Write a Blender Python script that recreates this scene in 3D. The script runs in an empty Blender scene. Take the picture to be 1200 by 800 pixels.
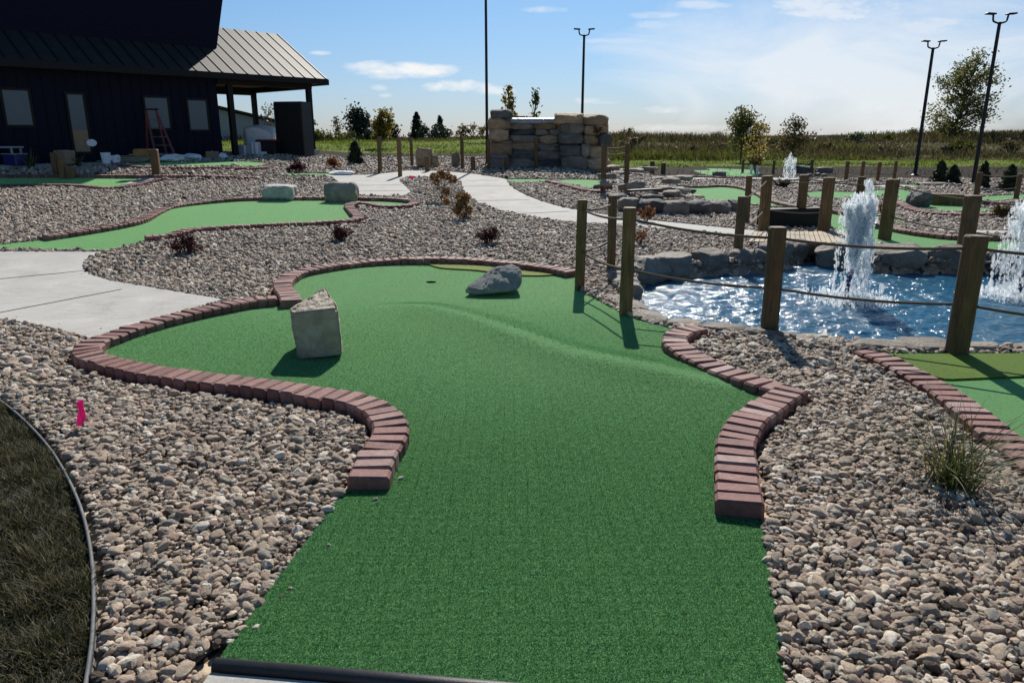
import bpy, bmesh, math, random
import numpy as np
from mathutils import Vector, noise as mnoise
from mathutils.geometry import delaunay_2d_cdt

R = math.radians
random.seed(7)
rng = np.random.default_rng(11)
scene = bpy.context.scene
COL = scene.collection

# ------------------------------------------------------------------ camera model
FPX, CX, CY = 860.0, 600.0, 400.0            # focal length in pixels of the 1200 wide photo
TILT, EYE = math.atan(240 / 860), 1.6
CT, ST = math.cos(TILT), math.sin(TILT)

def sstep(a, b, v):
    t = np.clip((np.asarray(v, float) - a) / (b - a), 0, 1)
    return t * t * (3 - 2 * t)

def T(x, y):
    """height of the land"""
    x = np.asarray(x, float); y = np.asarray(y, float)
    s = 1 - sstep(1.5, 6.5, x)
    yy = np.minimum(y, 31) - 8.5
    rise = 0.036 * np.where(yy > 0, yy * sstep(0, 3, yy), 0)
    left = rise + (0.50 + .1 * np.sin(x * .23 + 1.0)) * sstep(35, 54, y) + (.10 * np.sin(x * .13)) * sstep(56, 80, y)
    right = 1.35 * sstep(46, 110, y) + 0.12 * sstep(40, 52, y)
    z = left * s + right * (1 - s)
    z = z + 0.2 * sstep(19, 21.5, y) * (1 - sstep(-9, -6.5, x)) * (1 - sstep(32, 40, y))
    z = z + (1 - s) * sstep(70, 115, y) * (.35 * np.sin(x * .052 + 2.2) + .18 * np.sin(x * .14) + .5 * sstep(45, 75, x))
    z = z + sstep(45, 75, y) * (0.10 * np.sin(x * .11 + 1) + 0.07 * np.sin(x * .047 + y * .05))
    return z - 0.9 * sstep(130, 420, y)

def ray(px, py):
    a, b = (px - CX) / FPX, (CY - py) / FPX
    return np.array([a, CT + b * ST, -ST + b * CT])

def G(px, py, dz=0.0, zfix=None):
    """where the view ray of a photo pixel meets the land (+dz) or the level zfix"""
    d = ray(px, py)
    if zfix is not None:
        t = (zfix - EYE) / d[2]
        return np.array([d[0] * t, d[1] * t, zfix])
    t = np.linspace(0.8, 130, 6000)
    f = EYE + d[2] * t - (T(d[0] * t, d[1] * t) + dz)
    k = np.argmax(f < 0) if (f < 0).any() else len(t) - 1
    k = max(k, 1)
    a, b = t[k - 1], t[k]
    for _ in range(30):
        m = (a + b) / 2
        if EYE + d[2] * m - (T(d[0] * m, d[1] * m) + dz) < 0: b = m
        else: a = m
    x, y = d[0] * a, d[1] * a
    return np.array([x, y, float(T(x, y)) + dz])

def zat(y, py):
    v = py - CY
    return EYE - y * (FPX * ST + v * CT) / (FPX * CT - v * ST)

def xat(px, y, z):
    return (px - CX) / FPX * (y * CT - (z - EYE) * ST)

def proj(x, y, z):
    dz = z - EYE
    dep = y * CT - dz * ST
    return CX + FPX * x / dep, CY - FPX * (y * ST + dz * CT) / dep, dep

def depth_of(p): return p[1] * CT - (p[2] - EYE) * ST

def GL(pts, dz=0.0): return [G(a, b, dz) for a, b in pts]

# ------------------------------------------------------------------ mesh helpers
def mk(name, V, F, mat=None, loc=(0, 0, 0), parent=None, smooth=False):
    """link ONE mesh object; V is in world space"""
    V = np.asarray(V, float).reshape(-1, 3)
    if parent is not None: loc = parent['_o'] if '_o' in parent else (0, 0, 0)
    me = bpy.data.meshes.new(name)
    rel = V - np.asarray(loc, float)
    if isinstance(F, np.ndarray):
        n, k = F.shape
        me.vertices.add(len(rel)); me.vertices.foreach_set('co', rel.astype(np.float32).ravel())
        me.loops.add(n * k); me.loops.foreach_set('vertex_index', F.astype(np.int32).ravel())
        me.polygons.add(n)
        me.polygons.foreach_set('loop_start', np.arange(0, n * k, k, dtype=np.int32))
        me.polygons.foreach_set('loop_total', np.full(n, k, dtype=np.int32))
        me.update(calc_edges=True)
        if n < 200000: me.validate()
    else:
        me.from_pydata([tuple(v) for v in rel], [], F)
    if smooth:
        me.polygons.foreach_set('use_smooth', np.ones(len(me.polygons), bool))
    if mat: me.materials.append(mat)
    me.update()
    o = bpy.data.objects.new(name, me); COL.objects.link(o)
    if parent is not None:
        o.parent = parent
        o['_o'] = list(map(float, loc))
    else:
        o.location = tuple(map(float, loc))
        o['_o'] = list(map(float, loc))
    return o

def tag(o, label=None, cat=None, group=None, kind=None):
    if label: o['label'] = label
    if cat: o['category'] = cat
    if group: o['group'] = group
    if kind: o['kind'] = kind
    return o

def empty(name, loc, label, cat, group=None):
    o = bpy.data.objects.new(name, None); COL.objects.link(o)
    o.location = tuple(map(float, loc)); o['_o'] = list(map(float, loc))
    o.empty_display_size = .1
    return tag(o, label, cat, group)

def struct(o): o['kind'] = 'structure'; return o
def stuff(o, label, cat): return tag(o, label, cat, None, 'stuff')

def join(parts):
    V, F, n = [], [], 0
    for v, f in parts:
        v = np.asarray(v, float).reshape(-1, 3)
        V.append(v); F += [tuple(int(i) + n for i in q) for q in f]; n += len(v)
    return np.vstack(V), F

def rotz(a):
    c, s = math.cos(a), math.sin(a)
    return np.array([[c, -s, 0], [s, c, 0], [0, 0, 1.]])
def rotx(a):
    c, s = math.cos(a), math.sin(a)
    return np.array([[1, 0, 0], [0, c, -s], [0, s, c]])
def roty(a):
    c, s = math.cos(a), math.sin(a)
    return np.array([[c, 0, s], [0, 1, 0], [-s, 0, c]])

_hull = {}
def _chamfer_topo():
    if 'c' in _hull: return _hull['c']
    pts = []
    for sx in (-1, 1):
        for sy in (-1, 1):
            for sz in (-1, 1):
                for ax in range(3):
                    pts.append((sx, sy, sz, ax))
    bm = bmesh.new()
    h, c = 1.0, .25
    vs = []
    for sx, sy, sz, ax in pts:
        p = [sx * (h - c), sy * (h - c), sz * (h - c)]
        p[ax] = (sx, sy, sz)[ax] * h
        vs.append(bm.verts.new(p))
    bm.verts.index_update()
    bmesh.ops.convex_hull(bm, input=vs)
    bmesh.ops.dissolve_limit(bm, angle_limit=.02, verts=bm.verts, edges=bm.edges)
    bmesh.ops.recalc_face_normals(bm, faces=bm.faces)
    bm.verts.ensure_lookup_table()
    F = [tuple(v.index for v in f.verts) for f in bm.faces]
    bm.free()
    _hull['c'] = (pts, F)
    return _hull['c']

def cbox(c, dims, M=None, ch=.01):
    """box with chamfered edges"""
    pts, F = _chamfer_topo()
    h = [d / 2 for d in dims]
    ch = min(ch, min(h) * .9)
    V = np.zeros((24, 3))
    for i, (sx, sy, sz, ax) in enumerate(pts):
        s = (sx, sy, sz)
        for k in range(3): V[i, k] = s[k] * (h[k] if k == ax else h[k] - ch)
    if M is not None: V = V @ M.T
    return V + np.asarray(c, float), F

def box(c, dims, M=None):
    x, y, z = [d / 2 for d in dims]
    V = np.array([(-x, -y, -z), (x, -y, -z), (x, y, -z), (-x, y, -z), (-x, -y, z), (x, -y, z), (x, y, z), (-x, y, z)])
    if M is not None: V = V @ M.T
    return V + np.asarray(c, float), [(0, 3, 2, 1), (4, 5, 6, 7), (0, 1, 5, 4), (1, 2, 6, 5), (2, 3, 7, 6), (3, 0, 4, 7)]

def tube(path, rad, n=8, sq=None, phase=0.0):
    """swept tube; rad a number or a list; sq = superellipse power for squared timbers"""
    P = np.asarray(path, float); m = len(P)
    rad = np.full(m, rad) if np.isscalar(rad) else np.asarray(rad, float)
    tan = np.gradient(P, axis=0); tan /= np.linalg.norm(tan, axis=1)[:, None] + 1e-9
    V = []
    up = np.array([0, 0, 1.]) if abs(tan[0][2]) < .9 else np.array([0, 1., 0])
    a = np.cross(tan[0], up); a /= np.linalg.norm(a)
    for i in range(m):
        a = a - tan[i] * a.dot(tan[i]); a /= np.linalg.norm(a)
        b = np.cross(tan[i], a)
        for k in range(n):
            t = 2 * math.pi * k / n + phase
            c, s = math.cos(t), math.sin(t)
            r = rad[i]
            if sq: r = r / (abs(c) ** sq + abs(s) ** sq) ** (1 / sq)
            V.append(P[i] + r * (c * a + s * b))
    F = []
    for i in range(m - 1):
        for k in range(n):
            k2 = (k + 1) % n
            F.append((i * n + k, i * n + k2, (i + 1) * n + k2, (i + 1) * n + k))
    F.append(tuple(range(n - 1, -1, -1))); F.append(tuple((m - 1) * n + k for k in range(n)))
    return np.array(V), F

def catmull(P, sub=6, closed=False):
    P = np.asarray(P, float)
    if len(P) < 3: return P
    n = len(P); out = []
    rngk = range(n) if closed else range(n - 1)
    for i in rngk:
        g = (lambda j: P[j % n]) if closed else (lambda j: P[min(max(j, 0), n - 1)])
        p0, p1, p2, p3 = g(i - 1), g(i), g(i + 1), g(i + 2)
        for k in range(sub):
            t = k / sub
            out.append(.5 * (2 * p1 + (p2 - p0) * t + (2 * p0 - 5 * p1 + 4 * p2 - p3) * t * t + (3 * p1 - p0 - 3 * p2 + p3) * t ** 3))
    if not closed: out.append(P[-1])
    return np.array(out)

def resample(P, step):
    P = np.asarray(P, float)
    d = np.r_[0, np.cumsum(np.linalg.norm(np.diff(P, axis=0), axis=1))]
    n = max(2, int(round(d[-1] / step)) + 1)
    q = np.linspace(0, d[-1], n)
    return np.stack([np.interp(q, d, P[:, k]) for k in range(P.shape[1])], 1)

def inside(poly, X, Y):
    poly = np.asarray(poly)[:, :2]; n = len(poly)
    res = np.zeros(np.shape(X), bool)
    x0, y0 = poly.min(0); x1, y1 = poly.max(0)
    sel = (X > x0) & (X < x1) & (Y > y0) & (Y < y1)
    if not sel.any(): return res
    xs, ys = X[sel], Y[sel]; r = np.zeros(len(xs), bool)
    for i in range(n):
        ax, ay = poly[i]; bx, by = poly[(i + 1) % n]
        if ay == by: continue
        c = (ay > ys) != (by > ys)
        r ^= c & (xs < (bx - ax) * (ys - ay) / (by - ay) + ax)
    res[sel] = r
    return res

EXCL = []            # polygons without gravel
CHAINS = []          # (polyline, half width) without gravel

def sheet(name, outline, dz, mat, res=.2, zf=None, skirt=.06, parent=None, excl=True, loc=None):
    """a sheet that follows the land, triangulated inside its outline, with a turned-down rim"""
    P = np.asarray(outline, float)[:, :2]
    P = resample(np.vstack([P, P[:1]]), max(res * .6, .03))[:-1]
    if excl: EXCL.append(P)
    x0, y0 = P.min(0); x1, y1 = P.max(0)
    gx, gy = np.meshgrid(np.arange(x0 + res / 2, x1, res), np.arange(y0 + res / 2, y1, res))
    gx = gx.ravel() + rng.uniform(-.2, .2, gx.size) * res; gy = gy.ravel() + rng.uniform(-.2, .2, gy.size) * res
    k = inside(P, gx, gy); gx, gy = gx[k], gy[k]
    nb = len(P)
    pts = [Vector((a, b)) for a, b in P] + [Vector((a, b)) for a, b in zip(gx, gy)]
    r = delaunay_2d_cdt(pts, [(i, (i + 1) % nb) for i in range(nb)], [], 1, 1e-5)
    V2 = np.array([tuple(v) for v in r[0]]); F = [tuple(f) for f in r[2]]
    f2 = []
    for f in F:
        a, b, c = (V2[i] for i in f)
        f2.append(f if (b[0] - a[0]) * (c[1] - a[1]) - (b[1] - a[1]) * (c[0] - a[0]) > 0 else f[::-1])
    z = T(V2[:, 0], V2[:, 1]) + dz
    if zf is not None: z = z + zf(V2[:, 0], V2[:, 1])
    V = np.column_stack([V2, z])
    # rim
    cnt = {}
    for f in f2:
        for i in range(3):
            e = (f[i], f[(i + 1) % 3]); cnt[e] = cnt.get(e, 0) + 1
    n0 = len(V); low = {}; extra = []; f3 = []
    for (a, b) in list(cnt):
        if (b, a) in cnt: continue
        for q in (a, b):
            if q not in low:
                low[q] = n0 + len(extra); extra += [V[q], V[q] - [0, 0, skirt]]
        f3.append((low[b], low[a], low[a] + 1, low[b] + 1))
    V = np.vstack([V, extra]) if extra else V
    o = mk(name, V, f2 + f3, mat, loc=loc if loc is not None else (0, 0, 0), parent=parent, smooth=False)
    sm = np.zeros(len(o.data.polygons), bool); sm[:len(f2)] = True
    o.data.polygons.foreach_set('use_smooth', sm)
    return o

# ------------------------------------------------------------------ materials
def new_mat(name):
    m = bpy.data.materials.new(name); m.use_nodes = True
    nt = m.node_tree; b = nt.nodes['Principled BSDF']
    return m, nt, b

def N(nt, typ, **kw):
    n = nt.nodes.new(typ)
    for k, v in kw.items():
        if k.startswith('i_'):
            key = k[2:]
            n.inputs[int(key) if key.isdigit() else key].default_value = v
        else: setattr(n, k, v)
    return n

def ramp(nt, fac, stops, interp='LINEAR'):
    r = nt.nodes.new('ShaderNodeValToRGB'); cr = r.color_ramp; cr.interpolation = interp
    while len(cr.elements) < len(stops): cr.elements.new(.5)
    for e, (p, c) in zip(cr.elements, stops):
        e.position = p; e.color = (*c, 1)
    nt.links.new(fac, r.inputs[0])
    return r.outputs[0]

def coords(nt, scale=(1, 1, 1), kind='Object'):
    tc = N(nt, 'ShaderNodeTexCoord'); mp = N(nt, 'ShaderNodeMapping')
    mp.inputs['Scale'].default_value = scale
    nt.links.new(tc.outputs[kind], mp.inputs[0])
    return mp.outputs[0]

def nz(nt, vec, scale, detail=4, rough=.55, dist=0):
    n = N(nt, 'ShaderNodeTexNoise'); n.inputs['Scale'].default_value = scale
    n.inputs['Detail'].default_value = detail; n.inputs['Roughness'].default_value = rough
    n.inputs['Distortion'].default_value = dist
    nt.links.new(vec, n.inputs['Vector'])
    return n.outputs['Fac']

def mixc(nt, fac, a, b, mode='MIX'):
    m = N(nt, 'ShaderNodeMix', data_type='RGBA', blend_type=mode)
    for s, v in ((0, fac), (6, a), (7, b)):
        if isinstance(v, (int, float)): m.inputs[s].default_value = v
        elif isinstance(v, tuple): m.inputs[s].default_value = (*v, 1)
        else: nt.links.new(v, m.inputs[s])
    return m.outputs[2]

def math_(nt, op, a, b=None, c=None, clamp=False):
    m = N(nt, 'ShaderNodeMath', operation=op, use_clamp=clamp)
    for i, v in enumerate((a, b, c)):
        if v is None: continue
        if isinstance(v, (int, float)): m.inputs[i].default_value = v
        else: nt.links.new(v, m.inputs[i])
    return m.outputs[0]

def bump(nt, b, h, strength=.5, dist=.01):
    n = N(nt, 'ShaderNodeBump'); n.inputs['Strength'].default_value = strength; n.inputs['Distance'].default_value = dist
    nt.links.new(h, n.inputs['Height'])
    nt.links.new(n.outputs[0], b.inputs['Normal'])
    return n

def plain(name, col, rough=.6, metal=0, var=.25, scale=8, bumpd=.004, spec=.5, per_obj=0.0):
    m, nt, b = new_mat(name)
    v = coords(nt)
    f = nz(nt, v, scale, 6, .6)
    lo = tuple(c * (1 - var) for c in col); hi = tuple(min(1, c * (1 + var)) for c in col)
    c = ramp(nt, f, [(.3, lo), (.7, hi)])
    if per_obj:
        oi = N(nt, 'ShaderNodeObjectInfo')
        k = math_(nt, 'MULTIPLY_ADD', oi.outputs['Random'], 2 * per_obj, 1 - per_obj)
        c = mixc(nt, 1.0, c, k, 'MULTIPLY')
    nt.links.new(c, b.inputs['Base Color'])
    b.inputs['Roughness'].default_value = rough; b.inputs['Metallic'].default_value = metal
    b.inputs['Specular IOR Level'].default_value = spec
    if bumpd: bump(nt, b, nz(nt, v, scale * 6, 5, .65), .6, bumpd)
    return m

STONES = [(0, (.11, .082, .062)), (.09, (.40, .32, .255)), (.24, (.54, .44, .345)), (.38, (.60, .48, .36)), (.48, (.40, .33, .265)),
          (.57, (.76, .66, .54)), (.67, (.36, .335, .29)), (.77, (.60, .47, .375)), (.86, (.86, .79, .68)), (.95, (.40, .29, .23))]

def stone_mat():
    m, nt, b = new_mat('pebble')
    oi = N(nt, 'ShaderNodeObjectInfo')
    c = ramp(nt, oi.outputs['Random'], STONES, 'CONSTANT')
    v = coords(nt)
    f = nz(nt, v, 1.6, 5, .65)
    c = mixc(nt, 1.0, c, ramp(nt, f, [(.25, (.60, .57, .54)), (.75, (1.08, 1.03, .97))]), 'MULTIPLY')
    nt.links.new(c, b.inputs['Base Color'])
    b.inputs['Roughness'].default_value = .5
    b.inputs['Specular IOR Level'].default_value = .22
    bump(nt, b, nz(nt, v, 5, 5, .7), .5, .12)
    return m

def ground_mat():
    """gravel bed near, bare earth and grass farther out"""
    m, nt, b = new_mat('ground_cover')
    v = coords(nt)
    vo = N(nt, 'ShaderNodeTexVoronoi', feature='F1'); vo.inputs['Scale'].default_value = 14
    nt.links.new(v, vo.inputs['Vector'])
    sp = N(nt, 'ShaderNodeSeparateColor'); nt.links.new(vo.outputs['Color'], sp.inputs[0])
    grav = ramp(nt, sp.outputs[0], STONES, 'CONSTANT')
    grav = mixc(nt, 1.0, grav, (.55, .50, .45), 'MULTIPLY')
    bign = nz(nt, v, .35, 5, .6)
    earth = ramp(nt, nz(nt, v, 1.3, 8, .7), [(.3, (.016, .012, .009)), (.55, (.034, .026, .02)), (.75, (.075, .06, .046))])
    g = nz(nt, v, 2.2, 8, .7)
    grass = ramp(nt, g, [(.25, (.06, .095, .012)), (.5, (.11, .155, .02)), (.75, (.17, .19, .04))])
    field = ramp(nt, g, [(.25, (.03, .032, .010)), (.5, (.055, .05, .018)), (.75, (.085, .07, .03))])
    ae = N(nt, 'ShaderNodeAttribute', attribute_name='earth'); ag = N(nt, 'ShaderNodeAttribute', attribute_name='grass')
    af = N(nt, 'ShaderNodeAttribute', attribute_name='field')
    def thr(att):
        k = math_(nt, 'ADD', att.outputs['Fac'], math_(nt, 'MULTIPLY_ADD', bign, .9, -.45))
        return math_(nt, 'MULTIPLY_ADD', k, 6, -2.5, clamp=True)
    c = mixc(nt, thr(ae), grav, earth)
    c = mixc(nt, thr(ag), c, grass)
    c = mixc(nt, thr(af), c, field)
    nt.links.new(c, b.inputs['Base Color'])
    b.inputs['Roughness'].default_value = .95; b.inputs['Specular IOR Level'].default_value = .06
    h = math_(nt, 'ADD', math_(nt, 'MULTIPLY', vo.outputs['Distance'], -1.0), math_(nt, 'MULTIPLY', nz(nt, v, 9, 6, .7), .5))
    bump(nt, b, h, .9, .05)
    return m

def carpet_mat(name, dark, light, sheen=(.50, 1, .38), sw=.85):
    m, nt, b = new_mat(name)
    v = coords(nt)
    f1 = nz(nt, v, 150, 2, .8); f2 = nz(nt, v, 3.0, 5, .6); f3 = nz(nt, v, 260, 1, .5); f4 = nz(nt, v, 90, 2, .75)
    c = ramp(nt, f1, [(.36, dark), (.66, light)])
    c = mixc(nt, 1.0, c, ramp(nt, f2, [(.3, (.80, .84, .80)), (.7, (1.18, 1.12, 1.1))]), 'MULTIPLY')
    c = mixc(nt, 1.0, c, ramp(nt, f4, [(.34, (.62, .64, .62)), (.66, (1.3, 1.28, 1.3))]), 'MULTIPLY')
    fl = ramp(nt, f3, [(.66, (0, 0, 0)), (.72, (1, 1, 1))])
    c = mixc(nt, fl, c, tuple(min(1, k * 2.6 + .07) for k in light))
    nt.links.new(c, b.inputs['Base Color'])
    b.inputs['Roughness'].default_value = .7; b.inputs['Specular IOR Level'].default_value = .1
    b.inputs['Sheen Weight'].default_value = sw; b.inputs['Sheen Roughness'].default_value = .5
    b.inputs['Sheen Tint'].default_value = (*sheen, 1)
    bump(nt, b, math_(nt, 'ADD', f1, math_(nt, 'MULTIPLY', f4, .8)), .8, .010)
    return m

def concrete_mat():
    m, nt, b = new_mat('concrete')
    v = coords(nt)
    f = nz(nt, v, 1.0, 9, .72, 1.2)
    c = ramp(nt, f, [(.26, (.26, .247, .222)), (.42, (.38, .365, .335)), (.58, (.43, .415, .385)), (.74, (.53, .51, .48))])
    c = mixc(nt, 1.0, c, ramp(nt, nz(nt, coords(nt, (1, 9, 1)), 3.5, 6, .7, .5), [(.3, (.86, .86, .85)), (.7, (1.1, 1.1, 1.1))]), 'MULTIPLY')
    c = mixc(nt, 1.0, c, ramp(nt, nz(nt, v, 70, 4, .75), [(.3, (.8, .8, .8)), (.7, (1.12, 1.12, 1.12))]), 'MULTIPLY')
    nt.links.new(c, b.inputs['Base Color'])
    b.inputs['Roughness'].default_value = .85; b.inputs['Specular IOR Level'].default_value = .22
    bump(nt, b, nz(nt, v, 90, 5, .7), .4, .004)
    return m

def brick_mat():
    m, nt, b = new_mat('tumbled_brick')
    v = coords(nt)
    ge = N(nt, 'ShaderNodeNewGeometry')
    c = ramp(nt, ge.outputs['Random Per Island'], [(0, (.15, .062, .053)), (.3, (.19, .082, .068)), (.6, (.235, .108, .090)), (.85, (.24, .125, .105)), (1, (.30, .19, .165))])
    f = nz(nt, v, 22, 7, .7)
    c = mixc(nt, 1.0, c, ramp(nt, f, [(.3, (.6, .58, .58)), (.55, (1, 1, 1)), (.78, (1.35, 1.35, 1.4))]), 'MULTIPLY')
    nt.links.new(c, b.inputs['Base Color'])
    b.inputs['Roughness'].default_value = .72; b.inputs['Specular IOR Level'].default_value = .35
    bump(nt, b, nz(nt, v, 70, 6, .7), .7, .006)
    return m

def rock_mat(name, a, b_, c_, sc=3.0, strata=1.0, bs=.9):
    m, nt, b = new_mat(name)
    v = coords(nt, (1, 1, strata))
    oi = N(nt, 'ShaderNodeObjectInfo')
    off = N(nt, 'ShaderNodeVectorMath', operation='ADD')
    mul = N(nt, 'ShaderNodeVectorMath', operation='SCALE'); mul.inputs[0].default_value = (7, 13, 5)
    nt.links.new(oi.outputs['Random'], mul.inputs['Scale'])
    nt.links.new(v, off.inputs[0]); nt.links.new(mul.outputs[0], off.inputs[1])
    v = off.outputs[0]
    f = nz(nt, v, sc, 8, .7, .8)
    c = ramp(nt, f, [(.28, a), (.5, b_), (.74, c_)])
    k = math_(nt, 'MULTIPLY_ADD', oi.outputs['Random'], .5, .75)
    c = mixc(nt, 1.0, c, k, 'MULTIPLY')
    nt.links.new(c, b.inputs['Base Color'])
    b.inputs['Roughness'].default_value = .75; b.inputs['Specular IOR Level'].default_value = .4
    h = math_(nt, 'ADD', nz(nt, v, sc * 4, 8, .7), math_(nt, 'MULTIPLY', nz(nt, v, sc * 16, 4, .7), .35))
    bump(nt, b, h, bs, .035)
    return m

def wood_mat(name, a, b_, c_):
    m, nt, b = new_mat(name)
    v = coords(nt, (1, 1, .07))
    f = nz(nt, v, 45, 6, .65, .3); g = nz(nt, coords(nt), 2.5, 4, .6)
    c = ramp(nt, f, [(.28, a), (.52, b_), (.75, c_)])
    c = mixc(nt, 1.0, c, ramp(nt, g, [(.3, (.65, .68, .62)), (.7, (1.2, 1.15, 1.1))]), 'MULTIPLY')
    oi = N(nt, 'ShaderNodeObjectInfo')
    c = mixc(nt, 1.0, c, math_(nt, 'MULTIPLY_ADD', oi.outputs['Random'], .5, .75), 'MULTIPLY')
    nt.links.new(c, b.inputs['Base Color'])
    b.inputs['Roughness'].default_value = .75
    bump(nt, b, f, .8, .008)
    return m

def rope_mat():
    m, nt, b = new_mat('rope_fibre')
    tc = N(nt, 'ShaderNodeTexCoord')
    mp = N(nt, 'ShaderNodeMapping'); nt.links.new(tc.outputs['Object'], mp.inputs[0])
    mp.inputs['Rotation'].default_value = (0, R(35), R(20))
    w = N(nt, 'ShaderNodeTexWave'); w.inputs['Scale'].default_value = 26; w.inputs['Distortion'].default_value = .4
    nt.links.new(mp.outputs[0], w.inputs['Vector'])
    c = ramp(nt, w.outputs['Fac'], [(.1, (.07, .048, .032)), (.7, (.2, .145, .1))])
    nt.links.new(c, b.inputs['Base Color']); b.inputs['Roughness'].default_value = .85
    bump(nt, b, w.outputs['Fac'], .9, .008)
    return m

def leaf_mat(name, stops, trans=.35, rough=.6, spec=.35):
    """foliage: colour varies per leaf, thin enough to let light through"""
    m = bpy.data.materials.new(name); m.use_nodes = True
    nt = m.node_tree; nt.nodes.clear()
    out = N(nt, 'ShaderNodeOutputMaterial')
    ge = N(nt, 'ShaderNodeNewGeometry')
    c = ramp(nt, ge.outputs['Random Per Island'], stops)
    d = N(nt, 'ShaderNodeBsdfPrincipled'); d.inputs['Roughness'].default_value = rough; d.inputs['Specular IOR Level'].default_value = spec
    t = N(nt, 'ShaderNodeBsdfTranslucent')
    nt.links.new(c, d.inputs['Base Color']); nt.links.new(c, t.inputs['Color'])
    mx = N(nt, 'ShaderNodeMixShader'); mx.inputs[0].default_value = trans
    nt.links.new(d.outputs[0], mx.inputs[1]); nt.links.new(t.outputs[0], mx.inputs[2])
    nt.links.new(mx.outputs[0], out.inputs[0])
    return m

def foam_mat():
    m = bpy.data.materials.new('white_water'); m.use_nodes = True
    nt = m.node_tree; nt.nodes.clear()
    out = N(nt, 'ShaderNodeOutputMaterial')
    g = N(nt, 'ShaderNodeBsdfGlass'); g.inputs['IOR'].default_value = 1.33; g.inputs['Roughness'].default_value = .08; g.inputs[0].default_value = (1, 1, 1, 1)
    t = N(nt, 'ShaderNodeBsdfTranslucent'); t.inputs[0].default_value = (.97, .98, .99, 1)
    d = N(nt, 'ShaderNodeBsdfDiffuse'); d.inputs[0].default_value = (.95, .97, .98, 1)
    tr = N(nt, 'ShaderNodeBsdfTransparent'); tr.inputs[0].default_value = (.97, .985, .99, 1)
    mx = N(nt, 'ShaderNodeMixShader'); mx.inputs[0].default_value = .62
    nt.links.new(d.outputs[0], mx.inputs[1]); nt.links.new(t.outputs[0], mx.inputs[2])
    m1 = N(nt, 'ShaderNodeMixShader'); m1.inputs[0].default_value = .25
    nt.links.new(mx.outputs[0], m1.inputs[1]); nt.links.new(g.outputs[0], m1.inputs[2])
    m2 = N(nt, 'ShaderNodeMixShader'); m2.inputs[0].default_value = .62
    nt.links.new(m1.outputs[0], m2.inputs[1]); nt.links.new(tr.outputs[0], m2.inputs[2])
    nt.links.new(m2.outputs[0], out.inputs[0])
    return m

def water_mat():
    m, nt, b = new_mat('pond_water')
    v = coords(nt, (1, 1.5, 1))
    b.inputs['Base Color'].default_value = (.016, .085, .15, 1)
    b.inputs['Roughness'].default_value = .10; b.inputs['IOR'].default_value = 1.333
    h = math_(nt, 'ADD', nz(nt, v, 7, 4, .55, .6), math_(nt, 'MULTIPLY', nz(nt, v, 19, 3, .5, .5), .42))
    bump(nt, b, h, .7, .05)
    return m

M = {}
M['pebble'] = stone_mat(); M['ground'] = ground_mat()
M['carpet'] = carpet_mat('putting_carpet', (.012, .055, .015), (.055, .178, .050))
M['rough'] = carpet_mat('olive_turf', (.026, .068, .003), (.075, .145, .009), (.8, 1, .2), .25)
M['rough2'] = carpet_mat('fringe_turf', (.06, .085, .006), (.14, .175, .016), (.9, 1, .3), .35)
M['concrete'] = concrete_mat(); M['brick'] = brick_mat()
M['rock'] = rock_mat('grey_rock', (.13, .108, .088), (.23, .197, .16), (.36, .315, .262))
M['pale'] = rock_mat('pale_grey_rock', (.22, .21, .195), (.36, .345, .32), (.5, .48, .45), 8, 1.0, .7)
M['slate'] = rock_mat('slate_rock', (.06, .059, .057), (.105, .102, .097), (.19, .183, .17), 4)
M['lime'] = rock_mat('limestone', (.40, .32, .21), (.62, .53, .39), (.80, .72, .58), 9, 1.0, 1.0)
M['tan'] = rock_mat('tan_rock', (.22, .15, .088), (.38, .27, .165), (.52, .41, .28), 3.5, 2)
M['post'] = wood_mat('treated_timber', (.07, .04, .014), (.145, .086, .033), (.23, .15, .068))
M['plank'] = wood_mat('deck_board', (.25, .19, .12), (.38, .3, .2), (.5, .41, .29))
M['rope'] = rope_mat()
M['navy'] = plain('navy_siding', (.0035, .005, .016), .6, var=.2, bumpd=0, spec=.15)
M['black'] = plain('black_metal', (.010, .010, .011), .5, 0, var=0, bumpd=0, spec=.3)
M['trim'] = plain('dark_trim', (.008, .0075, .0075), .55, var=.2, bumpd=0, spec=.25)
M['roof'] = plain('standing_seam_metal', (.034, .030, .027), .6, .0, var=.2, scale=3, bumpd=.002, spec=.16)
M['soffit'] = plain('soffit', (.25, .2, .15), .7, bumpd=0)
M['white'] = plain('white_plastic', (.78, .79, .8), .5, var=.08, bumpd=0)
M['grey'] = plain('grey_paint', (.30, .31, .32), .6, var=.15, bumpd=0)
M['shed'] = plain('grey_cladding', (.28, .28, .28), .6, var=.1, bumpd=0)
M['red'] = plain('red_fibreglass', (.13, .014, .012), .45, var=.15, bumpd=0)
M['card'] = plain('cardboard', (.3, .2, .11), .85, var=.15, bumpd=.002)
M['blue'] = plain('navy_pipe', (.01, .025, .13), .4, var=.15, bumpd=0)
M['pink'] = leaf_mat('pink_flag', [(0, (.95, .05, .38)), (1, (.85, .035, .33))], .4)
M['metal'] = plain('galvanised_edging', (.10, .10, .10), .75, .0, var=.4, scale=9, bumpd=.001)
M['rubber'] = plain('black_rubber', (.014, .014, .015), .5, var=.25, scale=30, bumpd=.002)
M['hole'] = plain('hole_liner', (.006, .006, .006), .95, var=0, bumpd=0, spec=0)
M['lip'] = plain('wet_white_lip', (.6, .62, .63), .25, var=.15, scale=5, bumpd=.004)
M['foam'] = foam_mat(); M['water'] = water_mat()
M['bark'] = plain('bark', (.09, .07, .05), .85, var=.35, scale=20, bumpd=.01)
M['soil'] = plain('dark_earth', (.016, .014, .008), .95, var=.4, scale=6, bumpd=.02)
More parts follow.
